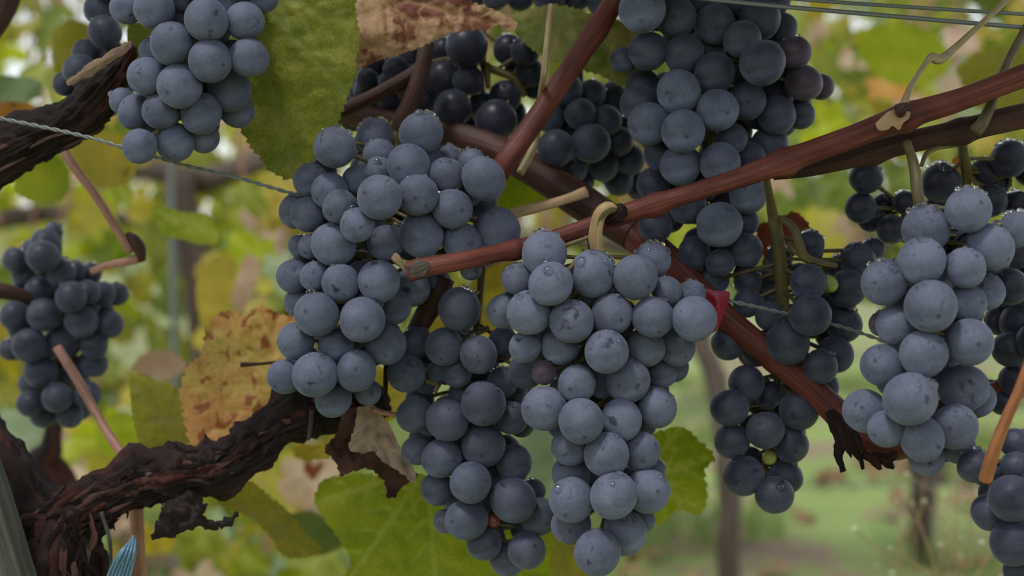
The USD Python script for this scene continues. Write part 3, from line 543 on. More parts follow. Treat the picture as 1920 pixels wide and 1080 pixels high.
build('shoot', tube([(1190, -55, .603, 20), (1140, 22, .602, 20), (1065, 135, .598, 20), (995, 238, .592, 20), (950, 300, .588, 21), (934, 328, .59, 20)], 4, 32, knots([.03], .12, .006, bark(.06, 95, 30))), CANE, dc)
fk = Thing('vine_cane', 'dark forked cane with a steep and a slanting prong, right of the big green leaf', 'cane', P(740, 260, .63))
build('shoot', tube([(738, 275, .622, 17), (752, 230, .621, 17), (772, 185, .62, 16), (792, 125, .622, 15), (800, 80, .625, 14)], 4, 24, bark(.08, 96, 30)), CANE_DARK, fk)
build('prong', tube([(620, 215, .63, 14), (660, 200, .628, 14), (720, 170, .626, 13), (790, 130, .624, 13)], 4, 24, bark(.08, 97, 30)), CANE_DARK, fk)
build('vine_stick', tube([(956, 402, .600, 11), (1010, 388, .600, 10), (1060, 374, .600, 9), (1100, 359, .598, 11)], 4, 16, bark(.1, 98, 60)), STRAW, label='short tan broken stick lying across the dark cane, left of the cane node', cat='stick')
pk = Thing('vine_cane', 'thin pinkish cane at the upper left, hooking at a node above the small blurred bunch', 'cane', P(190, 503, .69))
build('shoot', tube([(104, 205, .68, 9), (112, 258, .675, 9), (130, 300, .67, 9), (180, 368, .668, 8), (222, 435, .668, 8), (246, 472, .668, 9)], 4, 14, bark(.1, 99, 60)), CANE_PINK, pk)
build('node', tube([(240, 440, .67, 8), (252, 452, .668, 12), (262, 468, .667, 12), (266, 490, .667, 7)], 3, 14, bark(.3, 100, 60)), CANE_DARK, pk)
build('side_shoot', tube([(264, 484, .668, 8), (240, 490, .67, 8), (205, 497, .68, 7), (175, 508, .695, 7)], 4, 14, bark(.12, 101, 60)), CANE_PINK, pk)
build('vine_stick', tube([(108, 652, .668, 9), (150, 720, .66, 9), (195, 800, .65, 8), (232, 858, .64, 10), (250, 905, .635, 12), (258, 1000, .64, 13), (262, 1110, .645, 14)], 4, 14, bark(.1, 102, 60)), CANE_PINK, label='thin pinkish stem from the small blurred bunch down to the old vine arm', cat='stem')
build('vine_stick', tube([(-30, 540, .69, 17), (0, 545, .69, 16), (35, 552, .695, 13), (58, 560, .70, 8)], 4, 14, bark(.1, 103, 60)), CANE_DARK, label='dark red stub poking in from the left edge into the small blurred bunch', cat='stick')
build('vine_stick', tube([(452, 684, .63, 5), (490, 682, .628, 3), (540, 677, .625, 3)], 4, 8), CANE_DARK, label='thin dark twig over the spotted yellow leaf', cat='stick')
for x, lab in ((690, 'left of two thin dark tendrils above the dry curled leaf'), (723, 'right of two thin dark tendrils above the dry curled leaf')):
    build('tendril', tube([(x + 2, 670, .61, 5), (x, 715, .605, 5), (x + 1, 745, .604, 4), (x + 8, 775, .603, 3)], 4, 8), CANE_DARK, label=lab, cat='tendril')
build('vine_stick', tube([(835, 520, .60, 20), (815, 560, .60, 22), (795, 595, .602, 20), (770, 640, .605, 18)], 4, 24, bark(.12, 104, 60)), CANE_DARK, label='short dark cane between the centre-left bunch and the lower middle bunch', cat='stick')
build('vine_stick', tube([(1940, 660, .478, 12), (1912, 730, .48, 11), (1885, 790, .482, 11), (1862, 850, .485, 12), (1848, 900, .49, 13)], 4, 16, bark(.12, 105, 60)), CANE_ORANGE, label='orange-brown stem slanting in front of the lower right bunch', cat='stem')
build('leaf_stalk', tube([(1034, 8, .586, 6), (1028, 60, .585, 6), (1020, 135, .584, 6), (1013, 185, .602, 6), (1006, 250, .604, 7), (996, 285, .602, 8), (975, 325, .600, 8)], 4, 10, bark(.1, 106, 60)), PALESTALK, label='long pale green leaf stalk hanging in front of the half-turned leaf', cat='stem')
build('tendril', tube([(1096, 440, .552, 2), (1103, 452, .551, 2), (1104, 470, .552, 2)], 3, 6), CANE_DARK, label='tiny dark tendril left of the tan stalk of the pale central bunch', cat='tendril')
build('vine_stick', tube([(-20, 60, .68, 22), (8, 20, .68, 20), (30, -40, .68, 20)], 4, 16, bark(.1, 107, 30)), CANE_DARK, label='reddish cane in the extreme upper left corner', cat='stick')

def wire(label, pts, twist=True, r=3.2):
    t = Thing('trellis_wire', label, 'wire', P(*pts[0][:3]))
    q = catmull([(*p, 0) if len(p) == 3 else p for p in pts], 2.0); c = P(q[:, 0], q[:, 1], q[:, 2]); R = r * K * .57
    if not twist: build('strand', tube_world(c, R, 10), METAL, t); return
    tt = np.gradient(c, axis=0); tt /= np.linalg.norm(tt, axis=1, keepdims=True); a = np.cross(tt, [0, 1, 0]); a /= np.linalg.norm(a, axis=1, keepdims=True); b = np.cross(tt, a)
    s = np.concatenate([[0], np.cumsum(np.linalg.norm(np.diff(c, axis=0), axis=1))])
    for k in range(2):
        w = s / (R * 7) * 2 * np.pi / 2 + k * np.pi
        build('strand', tube_world(c + R * .62 * (np.cos(w)[:, None] * a + np.sin(w)[:, None] * b), R * .66, 8), METAL, t)
wire('twisted grey trellis wire passing behind the upper left bunch', [(-40, 214, .585), (60, 234, .583), (160, 256, .58), (240, 279, .578), (340, 308, .58), (440, 332, .582), (545, 362, .585), (700, 405, .60)])
wire('lower of the two thin grey wires at the top right', [(1180, -18, .572), (1400, 6, .563), (1600, 24, .562), (1760, 38, .562), (1960, 55, .563)], False, 4.2)
wire('upper of the two thin grey wires at the top right', [(1300, -22, .575), (1480, -3, .568), (1700, 13, .566), (1960, 29, .567)], False, 3.6)
wire('thin grey wire held by the red tape behind the right bunches', [(1180, 500, .585), (1240, 522, .580), (1340, 556, .574), (1420, 576, .573), (1560, 608, .58), (1650, 637, .582), (1760, 678, .585), (1850, 712, .59), (1960, 748, .595)], True, 3.2)
bw = Thing('trellis_wire', 'faint thin wire strung low between the background vine trunks', 'wire', P(1300, 912, 2.85))
build('strand', tube_world(np.linspace(P(-900, 916, 2.86), P(2900, 908, 2.86), 30), .0022, 6), METAL, bw)
build('metal_stake', tube_world(np.linspace([P(330, 540, 2.25)[0], 2.25, -.05], [P(322, 300, 2.25)[0], 2.25, 1.05], 12), .006, 10), METAL, smooth=True, label='thin pale metal stake beside the vine trunk at the upper left', cat='stake')
tp = Thing('tape', 'red plastic tape tied round the dark cane and wire right of the pale central bunch', 'tape', P(1345, 585, .58))
solid([(1296, 540), (1322, 541), (1345, 545), (1368, 548), (1364, 570), (1356, 592), (1349, 610), (1338, 624), (1318, 628), (1306, 590), (1296, 566)], .5685, .0012, TAPE, tp, 'band', 8, curl=lambda x, y: .00012 * np.abs(x - 1346), rel=.5)

# ------------------------------------------------------------------ leaves near the bunches
GL = near_leaf
GL('large dark green leaf with scalloped edge at the top left centre', [(430, -70), (560, -90), (694, -60), (696, 20), (690, 70), (680, 112), (664, 150), (650, 185), (638, 222), (612, 268), (588, 298), (568, 318), (546, 337), (520, 329), (500, 316), (488, 296), (470, 278), (458, 256), (444, 232), (420, 180), (400, 90), (405, 0)],
   .592, GREEN, tilt=(-.004, .004), bend=.004, vein_from=(450, -40), veins=[(650, 40), (655, 180), (555, 325), (430, 210)], teeth=6, seed=2, spacing=5, rel=.6)
GL('curled dry tan and red-brown leaf at the top centre', [(688, -50), (770, -60), (840, -12), (900, 8), (955, 32), (970, 48), (960, 57), (940, 48), (905, 56), (850, 61), (815, 76), (780, 92), (740, 105), (705, 116), (676, 130), (666, 118), (672, 95), (674, 60), (668, 30), (668, 0)],
   .578, DRY, tilt=(.002, 0), vein_from=(690, -20), veins=[(800, 60), (930, 45)], teeth=4, seed=3, spacing=4, rel=1.6, curl=lambda x, y: .00006 * np.abs(y - 60) + .004 * np.clip((y - 60) / 60, 0, 1) ** 2)
GL('half green, half tan leaf hanging at the top centre behind the pale leaf stalk', [(950, 32), (990, 18), (1030, 9), (1075, 14), (1120, 30), (1170, 40), (1215, 60), (1235, 100), (1195, 140), (1176, 165), (1150, 155), (1120, 140), (1092, 132), (1085, 115), (1060, 122), (1030, 112), (1000, 95), (975, 72), (963, 55)],
   .622, GREENTAN, tilt=(-.003, -.006), vein_from=(1033, 12), veins=[(1000, 85), (1080, 115), (1180, 130)], teeth=4, seed=4)
GL('yellow leaf with rust-brown spots left of the centre-left bunch', [(336, 735), (350, 690), (378, 660), (388, 606), (432, 580), (452, 592), (490, 572), (530, 590), (580, 600), (590, 740), (540, 770), (490, 815), (420, 880), (370, 880), (348, 800)],
   .655, SPOTTED, tilt=(.002, -.003), bend=.004, vein_from=(560, 720), veins=[(360, 730), (400, 620), (400, 850), (480, 590)], teeth=7, seed=5, spacing=6)
GL('plain olive-yellow leaf beside the spotted leaf, above the old vine arm', [(242, 700), (270, 707), (300, 716), (330, 726), (356, 745), (390, 800), (396, 880), (330, 890), (285, 870), (262, 830), (250, 790), (244, 740)],
   .675, OLIVE, tilt=(-.006, 0), vein_from=(380, 880), veins=[(250, 720), (300, 720)], teeth=2, seed=6)
GL('broad yellow-green leaf at the bottom centre behind the lower middle bunch', [(598, 905), (625, 893), (680, 888), (740, 896), (800, 890), (900, 920), (1000, 985), (1036, 1012), (1030, 1060), (1045, 1130), (640, 1130), (657, 1060), (642, 1020), (612, 980), (590, 940)],
   .655, LIME, tilt=(-.003, -.004), bend=.005, vein_from=(800, 880), veins=[(610, 935), (660, 1080), (820, 1120), (1010, 1010)], teeth=5, seed=7, spacing=6)
GL('yellow-green leaf just right of the pale central bunch', [(1215, 815), (1275, 800), (1312, 826), (1340, 858), (1322, 882), (1326, 930), (1312, 964), (1270, 958), (1225, 985), (1190, 900)],
   .655, LIME, tilt=(-.006, .002), vein_from=(1200, 900), veins=[(1325, 862), (1310, 950), (1275, 805)], teeth=5, seed=8)
GL('olive leaf hanging at the bottom edge left of the pale central bunch', [(1000, 960), (1085, 980), (1110, 1040), (1100, 1130), (1035, 1130), (1020, 1050)], .74, OLIVE, seed=9, teeth=3, vein_from=(1040, 960), veins=[(1070, 1110)])
GL('olive-yellow leaf hanging beneath the old vine arm', [(400, 945), (436, 930), (466, 902), (500, 925), (540, 958), (575, 1000), (604, 1032), (565, 1046), (530, 1041), (505, 1005), (470, 972), (436, 958)],
   .70, OLIVE, tilt=(.006, -.004), vein_from=(440, 940), veins=[(590, 1030), (520, 1030)], teeth=4, seed=10)
GL('blurred green leaf to the right of the leaf beneath the vine arm', [(540, 965), (585, 958), (625, 985), (650, 1015), (600, 1042), (560, 1020)], .95, MIDG, seed=11, teeth=3)
GL('small yellow-green leaf with a pale folded edge above the spotted leaf', [(283, 388), (302, 384), (340, 397), (386, 401), (402, 422), (408, 455), (376, 458), (345, 450), (312, 442), (292, 420)],
   .86, LIME, tilt=(-.02, 0), vein_from=(405, 440), veins=[(290, 395), (340, 400)], teeth=3, seed=12)
dl = Thing('grape_leaf', 'curled withered brown leaf hanging below the centre-left bunch', 'leaf', P(700, 770, .60))
GL(None, [(670, 764), (700, 760), (712, 775), (732, 800), (756, 850), (779, 885), (776, 906), (757, 891), (742, 880), (716, 864), (700, 846), (680, 850), (654, 840), (664, 805)], .596, TAN, tilt=(.004, -.003), vein_from=(703, 764), veins=[(775, 890), (690, 848), (735, 870)], teeth=3, seed=13, thing=dl, part='blade', spacing=4, rel=1.6, plabel='pale tan inner face')
GL(None, [(640, 772), (672, 764), (690, 800), (720, 850), (742, 870), (760, 880), (784, 890), (752, 916), (743, 931), (726, 934), (721, 906), (692, 880), (656, 886), (640, 893), (626, 862), (608, 842), (632, 810)], .606, BROWN, tilt=(.003, .003), teeth=4, seed=14, thing=dl, part='curled_edge', spacing=4, rel=2.0, plabel='dark brown curled-under edge')
build('leaf_stalk', tube([(700, 768, .598, 6), (720, 774, .597, 5), (750, 778, .597, 5), (775, 776, .60, 5)], 4, 8), CANE_PINK, dl)
GL('rust-red leaf behind the stalk of the dark bunch right of centre', [(1415, 424), (1442, 414), (1470, 404), (1492, 397), (1519, 424), (1512, 450), (1492, 470), (1478, 520), (1470, 560), (1440, 560), (1430, 480)], .632, REDL, vein_from=(1460, 410), veins=[(1450, 540), (1510, 430)], teeth=4, seed=15, bend=.004)
GL('small bright orange leaf scrap behind the dark bunch right of centre', [(1432, 530), (1452, 520), (1462, 528), (1456, 548), (1440, 552)], .628, ORANGE, seed=16, teeth=2, spacing=4)
GL('pale whitish-green leaf at the left edge near the top', [(-30, 140), (20, 142), (66, 148), (80, 166), (66, 186), (20, 194), (-30, 190)], .95, PALE, seed=17, teeth=2, tilt=(0, .02))
GL('golden yellow leaf between the middle bunches', [(856, 560), (880, 535), (905, 508), (955, 490), (992, 515), (985, 600), (940, 625), (880, 612)], .70, YELLOW, vein_from=(985, 520), veins=[(880, 590), (930, 610)], teeth=3, seed=18)
GL('yellow leaf behind the topmost grape of the lower middle bunch', [(770, 600), (800, 575), (850, 560), (870, 600), (840, 640), (800, 640)], .73, YELLOW, seed=19, teeth=3)
GL('orange leaf behind the dark branch at the left edge', [(-40, 195), (20, 190), (70, 200), (95, 225), (60, 262), (0, 275), (-40, 260)], .85, ORANGE, seed=20, teeth=4)
GL('tan-olive leaf behind the dark grapes at the upper left', [(98, 60), (130, 38), (168, 50), (172, 120), (150, 150), (120, 160), (100, 120)], .92, OLIVE, seed=21, teeth=4)
GL('bright yellow leaf below the dark branch and wire at the left', [(120, 258), (170, 245), (225, 250), (262, 290), (240, 340), (190, 352), (150, 320)], .85, YELLOW, seed=22, teeth=4)
GL('lime leaf below the dark branch at the left edge', [(30, 320), (90, 290), (130, 320), (120, 372), (70, 380), (30, 360)], .88, LIME, seed=23, teeth=4)
GL('drooping golden leaf in front of the blurred vine trunk at the left', [(372, 500), (410, 478), (440, 490), (438, 540), (415, 600), (385, 620), (368, 560)], 1.1, YELLOW, seed=24, teeth=3)
GL('peach-coloured curled leaf left of the spotted leaf', [(246, 690), (262, 668), (300, 656), (335, 668), (350, 690), (320, 712), (280, 705)], .86, PINK, seed=25, teeth=3)
GL('pink-tan leaf behind the top of the spotted leaf', [(430, 560), (445, 520), (460, 480), (485, 490), (478, 540), (450, 590)], 1.15, PINK, seed=26, teeth=2)
GL('yellow leaf scrap between the vine arm and the withered leaf', [(545, 842), (560, 828), (590, 835), (610, 825), (640, 790), (660, 775), (668, 800), (640, 850), (590, 862), (560, 860)], .70, YELLOW, seed=27, teeth=3)
GL('yellow leaf behind the two thin tendrils', [(672, 745), (690, 700), (720, 690), (750, 720), (765, 760), (730, 790), (690, 785)], .68, YELLOW, seed=28, teeth=3)
GL('yellow-green leaf beside the lower end of the slanting top cane', [(930, 345), (960, 318), (1000, 330), (1040, 352), (1020, 385), (960, 400), (930, 390)], .70, LIME, seed=29, teeth=4)
GL('green leaf behind the top grape of the upper left bunch', [(240, 40), (300, 50), (310, 110), (270, 130), (240, 110)], .66, GREEN, seed=30, teeth=3)
GL('large olive-gold leaf behind the pale side shoot at the right edge', [(1790, 130), (1850, 90), (1960, 100), (1990, 200), (1900, 215), (1830, 200)], .98, OLIVE, seed=31, teeth=5, vein_from=(1900, 60), veins=[(1840, 190), (1920, 210)])
GL('orange leaf scrap by the stalk of the upper right dark bunch', [(1785, 300), (1800, 285), (1815, 300), (1812, 345), (1798, 355), (1786, 335)], .64, ORANGE, seed=32, teeth=2, spacing=4)
GL('large soft green leaf below the wires at the top right', [(1600, 60), (1680, 40), (1760, 70), (1780, 130), (1700, 160), (1630, 130)], 1.25, LIME, seed=33, teeth=5)
GL('brownish yellow leaf at the lower centre behind the grape tips', [(975, 800), (1030, 800), (1040, 860), (1030, 910), (985, 900)], .95, PALE, seed=34, teeth=3)

build('vine_stick', tube([(100, 770, .92, 16), (98, 830, .92, 20), (85, 870, .93, 30), (110, 905, .93, 34), (120, 960, .94, 30)], 4, 18, bark(.35, 141, 30)), OLDBARK, label='dark blurred woody stump under the small blurred bunch at the left', cat='stump')
GL('small red leaf blurred between the old vine arm and the broad yellow-green leaf', [(566, 872), (580, 862), (590, 872), (606, 866), (600, 886), (586, 900), (574, 890)], 1.1, REDL, seed=41, teeth=5)
GL('small pink-grey leaf blurred above the bottom edge, left of the broad yellow-green leaf', [(560, 960), (590, 945), (600, 975), (580, 1000), (560, 985)], 1.1, PINK, seed=42, teeth=2)
GL('pale green leaf blurred at the left edge under the small blurred bunch', [(-30, 780), (30, 770), (80, 800), (90, 850), (40, 870), (-30, 860)], 1.1, PALE, seed=44, teeth=3)
GL('yellow-green leaf blurred between the thin pinkish stem and the olive leaf', [(180, 790), (230, 770), (262, 800), (250, 850), (205, 860), (180, 830)], 1.2, LIME, seed=45, teeth=3)
def leafy_shoot(label, n, x0, x1, y0, y1, d0, d1, pal, seed, size=(.04, .075)):
    r = np.random.default_rng(seed); mats, w = PAL[pal]; a, c = P((x0 + x1) / 2, y1, d0), P((x0 + x1) / 2, y0, d1)
    if y0 < 600: a, c = P((x0 + x1) / 2, -160, d1), P((x0 + x1) / 2, y1, d1)      # trailing down from the canopy
    t = Thing('vine_shoot', label, 'vine shoot', (a[0], (a[1] + c[1]) / 2, a[2] if y0 < 600 else 0))
    q = np.linspace(0, 1, 14)[:, None]; build('stem', tube_world(t.base * (1 - q) + c * q + [0, 0, 0] + .02 * np.sin(q * 9) * [1, 0, 0], .004 * (1.2 - q[:, 0] * .7), 7), CANE_PINK, t)
    for k in range(n):
        x, y, d = r.uniform(x0, x1), r.uniform(y0, y1), r.uniform(d0, d1); sd = int(r.integers(1e6))
        v, f, lp, ve = simple_leaf(P(x, y, d), r.uniform(*size), (r.normal(0, .7), -1, r.normal(.4, .6)), math.pi + r.normal(0, .8), seed=sd)
        build('leaf', (v, f), mats[int(r.choice(len(mats), p=np.array(w) / sum(w)))], t, pv={'lp': lp, 'vein': ve})
leafy_shoot('low leafy vine shoot blurred between the old vine arm and the bottom edge', 49, 280, 640, 880, 1120, 1.25, 1.9, 'gold', 61)
leafy_shoot('low leafy vine shoot blurred at the left edge under the small blurred bunch', 43, -60, 250, 740, 1000, 1.2, 1.9, 'gold', 62)
leafy_shoot('yellowing vine shoot blurred left of the large full bunch', 22, 400, 545, 340, 620, 1.3, 2.0, 'gold', 63, (.04, .07))
leafy_shoot('yellowing vine shoot blurred behind the dark peeling branch at the left', 37, -60, 260, 30, 420, 1.2, 1.9, 'gold', 64)
leafy_shoot('yellow-green vine shoot blurred behind the stalks at the right', 37, 1450, 1950, 230, 470, 1.4, 2.1, 'mixed', 65, (.045, .08))
leafy_shoot('yellowing vine shoot blurred under the wires at the top right', 31, 1560, 1950, 60, 260, 1.5, 2.2, 'mixed', 66)
# unseen leaves of the same vines above the frame, added to shade the upper bunches
ms, lps, ves = [], [], []
for (cc, s, nrm, sp, sd) in leaf_cloud(150, -.5, .5, .53, .85, .965, 1.5, 99, size=(.08, .13), gap=.36):
    v, f, lp, ve = simple_leaf(cc, s, nrm, sp, seed=sd); ms.append((v, f)); lps.append(lp); ves.append(ve)
for (cc, s, nrm, sp, sd) in leaf_cloud(60, -.03, .24, .48, .62, .925, 1.10, 98, size=(.08, .12), gap=.30):  # extra clump out of view, put in to shade the big dark bunch
    v, f, lp, ve = simple_leaf(cc, s, (nrm[0], nrm[1] * .5, nrm[2] + .8), sp, seed=sd); ms.append((v, f)); lps.append(lp); ves.append(ve)
build('unseen_vine_canopy', join(ms), MIDG, smooth=True, pv={'lp': np.vstack(lps), 'vein': np.concatenate(ves)}, kind='stuff', label='unseen leafy canopy of the near vines, filled out to shade the upper bunches', cat='foliage')

# ------------------------------------------------------------------ grapes
def proto(level, seed):
    s = trimesh.creation.icosphere(level); v = np.array(s.vertices); z = v[:, 2]
    rad = 1 + .09 * (meshkit.fbm(v * .9 + seed * 3.3, 2, seed) - .5) + .008 * (meshkit.fbm(v * 4 + seed, 2, seed + 1) - .5)
    rad = rad - .10 * np.exp(-((1 - z) / .02)) + .018 * np.exp(-((1 + z) / .004))
    u = v * rad[:, None]; _, _, n = meshkit.arrays((u, s.faces), True)
    return u.astype(np.float32), np.array(s.faces, np.int32), n.astype(np.float32), v.astype(np.float32)
PROTO = {l: [proto(l, k) for k in range(6)] for l in (3, 4)}

def rot_from(axis_minus_z, spin):
    z = -np.asarray(axis_minus_z, float); z /= np.linalg.norm(z); a = np.cross([0.3, .2, 1.0], z); a /= np.linalg.norm(a); b = np.cross(z, a)
    x = a * math.cos(spin) + b * math.sin(spin); return np.stack([x, np.cross(z, x), z])   # rows: images of x, y, z

def grape(thing, c, R, out, mat, level, r, stretch=None):
    path = numbered(thing.path, 'grape'); v, f, n, lp = PROTO[level][int(r.integers(6))]
    m = UsdGeom.Mesh.Define(stage, path); m.CreatePointsAttr(Vt.Vec3fArray.FromNumpy(v)); m.CreateFaceVertexCountsAttr(Vt.IntArray.FromNumpy(np.full(len(f), 3, np.int32)))
    m.CreateFaceVertexIndicesAttr(Vt.IntArray.FromNumpy(f.ravel())); m.CreateSubdivisionSchemeAttr('none'); m.CreateNormalsAttr(Vt.Vec3fArray.FromNumpy(n)); m.SetNormalsInterpolation('vertex')
    api = UsdGeom.PrimvarsAPI(m); api.CreatePrimvar('lp', Sdf.ValueTypeNames.Color3fArray, 'vertex').Set(Vt.Vec3fArray.FromNumpy(lp))
    api.CreatePrimvar('rnd', Sdf.ValueTypeNames.FloatArray, 'vertex').Set(Vt.FloatArray.FromNumpy(np.full(len(v), r.uniform(), np.float32)))
    M = np.eye(4); M[:3, :3] = rot_from(out, r.uniform(0, 6.28)) * (R * np.array(stretch if stretch is not None else [r.uniform(.97, 1.02), r.uniform(.97, 1.02), r.uniform(.98, 1.08)]))[:, None]
    M[3, :3] = c - thing.base
    m.AddTransformOp().Set(Gf.Matrix4d(M.tolist())); UsdShade.MaterialBindingAPI.Apply(m.GetPrim()).Bind(mat)
    return M

DROP = trimesh.creation.icosphere(2); DROPV, DROPF = np.array(DROP.vertices), np.array(DROP.faces)
def bunch(label, d0, circles, stem, mat, wet=.3, special=None, layer=.0105, fill=24, seed=1, stem_mat=None, stem_tip=None, extra=(), inner=None):
    """circles: (x, y, radius, layer) of the grapes in photo pixels; the depths settle so that neighbours touch."""
    r = np.random.default_rng(seed); C = np.array(circles, float); inner = G_DUSKY if mat in (G_BLOOM, G_PALE) else None; special = special or {}  # filler grapes take a darker material in place of shade between the grapes
    n0 = len(C)
    if fill:
        U = unary_union([Point(x, y).buffer(rr * .97) for x, y, rr, l in C]); U = U.buffer(fill).buffer(-fill); x0, y0, x1, y1 = U.bounds; add = []
        rr = np.median(C[:, 2]) * .88
        for k in range(2500):
            x, y = r.uniform(x0, x1), r.uniform(y0, y1); q = rr * r.uniform(.85, 1.08)
            if not U.contains(Point(x, y).buffer(q * .96)): continue
            if any((x - a[0]) ** 2 + (y - a[1]) ** 2 < (rr * 1.35) ** 2 for a in add): continue
            add.append((x, y, q, 2.6))
        if add: C = np.vstack([C, add])
    C[:, 2] *= np.where(C[:, 2] > 41.5, 1.015, 1.06)
    x, y, rp, ly = C.T; d = d0 + layer * ly + r.uniform(-.0008, .0008, len(C)); order = ly + np.arange(len(C)) * 1e-3
    for it in range(90):
        R = rp * K * d0; p = P(x, y, d); moved = False
        for i, j in cKDTree(p).query_pairs(2 * R.max()):
            gap = .955 * (R[i] + R[j]) - np.linalg.norm(p[i] - p[j])
            if gap <= 1e-5: continue
            lat2 = ((x[i] - x[j]) ** 2 + (y[i] - y[j]) ** 2) * (K * d0) ** 2; need = math.sqrt(max(0, (.955 * (R[i] + R[j])) ** 2 - lat2))
            a, b = (i, j) if order[i] < order[j] else (j, i)
            lack = need - (d[b] - d[a])
            if lack > 0:
                w = .5 if abs(ly[i] - ly[j]) < .5 else .85
                d[b] += lack * w * .7; d[a] -= lack * (1 - w) * .5; moved = True
        if not moved: break
    p = P(x, y, d); R = rp * K * d
    base = p.mean(0); base[2] = p[:, 2].min(); t = Thing('grape_bunch', label, 'grape bunch', base)
    axis = catmull([(*s, ) for s in stem], 6); ax = P(axis[:, 0], axis[:, 1], axis[:, 2]); tree = cKDTree(ax)
    ped = [tube_world(ax, axis[:, 3] * K * axis[:, 2], 10, bark(.12, seed, 60))]
    drops = []; q3 = .00075
    for i in range(len(C)):
        dist, k = tree.query(p[i]); hub = ax[max(0, k - 4)]; out = p[i] - hub; out /= np.linalg.norm(out) + 1e-9
        o2 = out + np.array([0, -.3, -.3]) + r.normal(0, .75, 3)
        lvl = 4 if (rp[i] >= 31 and i < n0 and d0 < .6) else 3
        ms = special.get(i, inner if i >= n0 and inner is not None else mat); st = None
        if isinstance(ms, tuple): ms, st = ms
        GM = grape(t, p[i], R[i], o2, ms, lvl, r, st)
        o2 /= np.linalg.norm(o2); a = p[i] - out * R[i] * .93
        if np.linalg.norm(a - hub) < .05:
            q = np.linspace(0, 1, 6)[:, None]; mid = (a + hub) / 2
            ped.append(tube_world(a * (1 - q) ** 2 + 2 * q * (1 - q) * mid + q ** 2 * hub, q3 * (1.25 - .3 * q[:, 0]), 6))
        if i < n0:
            # beads of rain stay on the upper face, most on grapes with nothing above
            above = ((np.abs(x - x[i]) < rp[i]) & (y < y[i] - rp[i] * .4) & (y > y[i] - 2.2 * rp[i])).sum()
            nd = r.poisson(wet * (30 if above == 0 else 6))
            rim = above == 0
            for k in range(nd):
                if rim and r.uniform() < .65:      # beads standing on the top edge
                    u = r.normal(0, .55); nrm = np.array([math.sin(u), r.uniform(-.25, .35), math.cos(u)]); s = R[i] * r.uniform(.06, .15); lift = .45
                else:
                    th, ph = r.uniform(-1.3, 1.3), r.uniform(.25, 1.1); nrm = np.array([math.sin(ph) * math.sin(th), -math.sin(ph) * math.cos(th), math.cos(ph)]); s = R[i] * min(.24, .06 + r.exponential(.05)); lift = .15
                nrm /= np.linalg.norm(nrm)
                # stand on the true surface of this berry
                loc = np.linalg.solve(GM[:3, :3].T, nrm); rad = 1 / np.linalg.norm(loc)
                dv = DROPV * s; h = dv @ nrm; dv = dv - np.outer(h, nrm) * .2
                drops.append((p[i] + nrm * (rad * .995 + lift * s) + dv, DROPF))
    build('stem', join(ped), stem_mat or STALK, t)
    if stem_tip is not None:
        k = int(len(ax) * .42); build('peduncle', tube_world(ax[:k], axis[:k, 3] * K * axis[:k, 2] * 1.06, 14, bark(.15, seed + 5, 60)), stem_tip, t)
    for pts, m_ in extra: build('stem_branch', tube(pts, 5, 10, bark(.12, seed + 2, 60)), m_, t)
    if drops: build('water_droplets', join(drops), WATER, t, kind='stuff')
    return t

bunch('pale blue-black bunch hanging at the upper left in front of the big green leaf', .549, [
    (387, 37, 39, 0), (458, 40, 34, .4), (289, 16, 36, .6), (238, 15, 29, 1.2), (322, 82, 39, .1), (394, 114, 38, 0), (467, 108, 34, .3), (276, 144, 35, .8), (337, 161, 39, 0), (430, 168, 39, .9), (302, 209, 33, .5), (377, 213, 37, .7), (252, 209, 31, 1.0), (445, 208, 31, 2),
    (262, 274, 30, .6), (328, 267, 34, .5), (382, 257, 28, 2), (343, -6, 27, 1), (417, 5, 26, 1), (493, -5, 28, 1.2), (340, 37, 20, 1.6), (288, 95, 25, 2), (230, 190, 24, 1.8), (365, -40, 36, .4), (300, -50, 34, .6), (440, -45, 34, .8)],
    [(370, -110, .56, 9), (365, -20, .566, 8), (352, 60, .568, 7), (345, 140, .568, 6), (325, 240, .564, 4)], G_BLOOM, wet=.04, special={12: (G_MID, (.9, .9, 1.12))}, seed=11)
bunch('small dark bunch mostly hidden behind the peeling branch at the upper left', .628, [(197, 60, 30, 0), (186, 18, 27, .6), (160, 98, 23, .8), (150, 132, 29, .2), (122, 157, 22, .7), (227, 155, 26, .5), (199, 197, 23, .6), (140, 200, 22, .8), (215, 105, 25, 1), (178, 160, 24, 1.2), (205, -30, 30, .5), (165, 215, 18, 1.2)],
      [(200, -90, .64, 8), (195, 0, .642, 7), (180, 100, .642, 6), (170, 190, .642, 4)], G_DUSKY, wet=.08, seed=12)
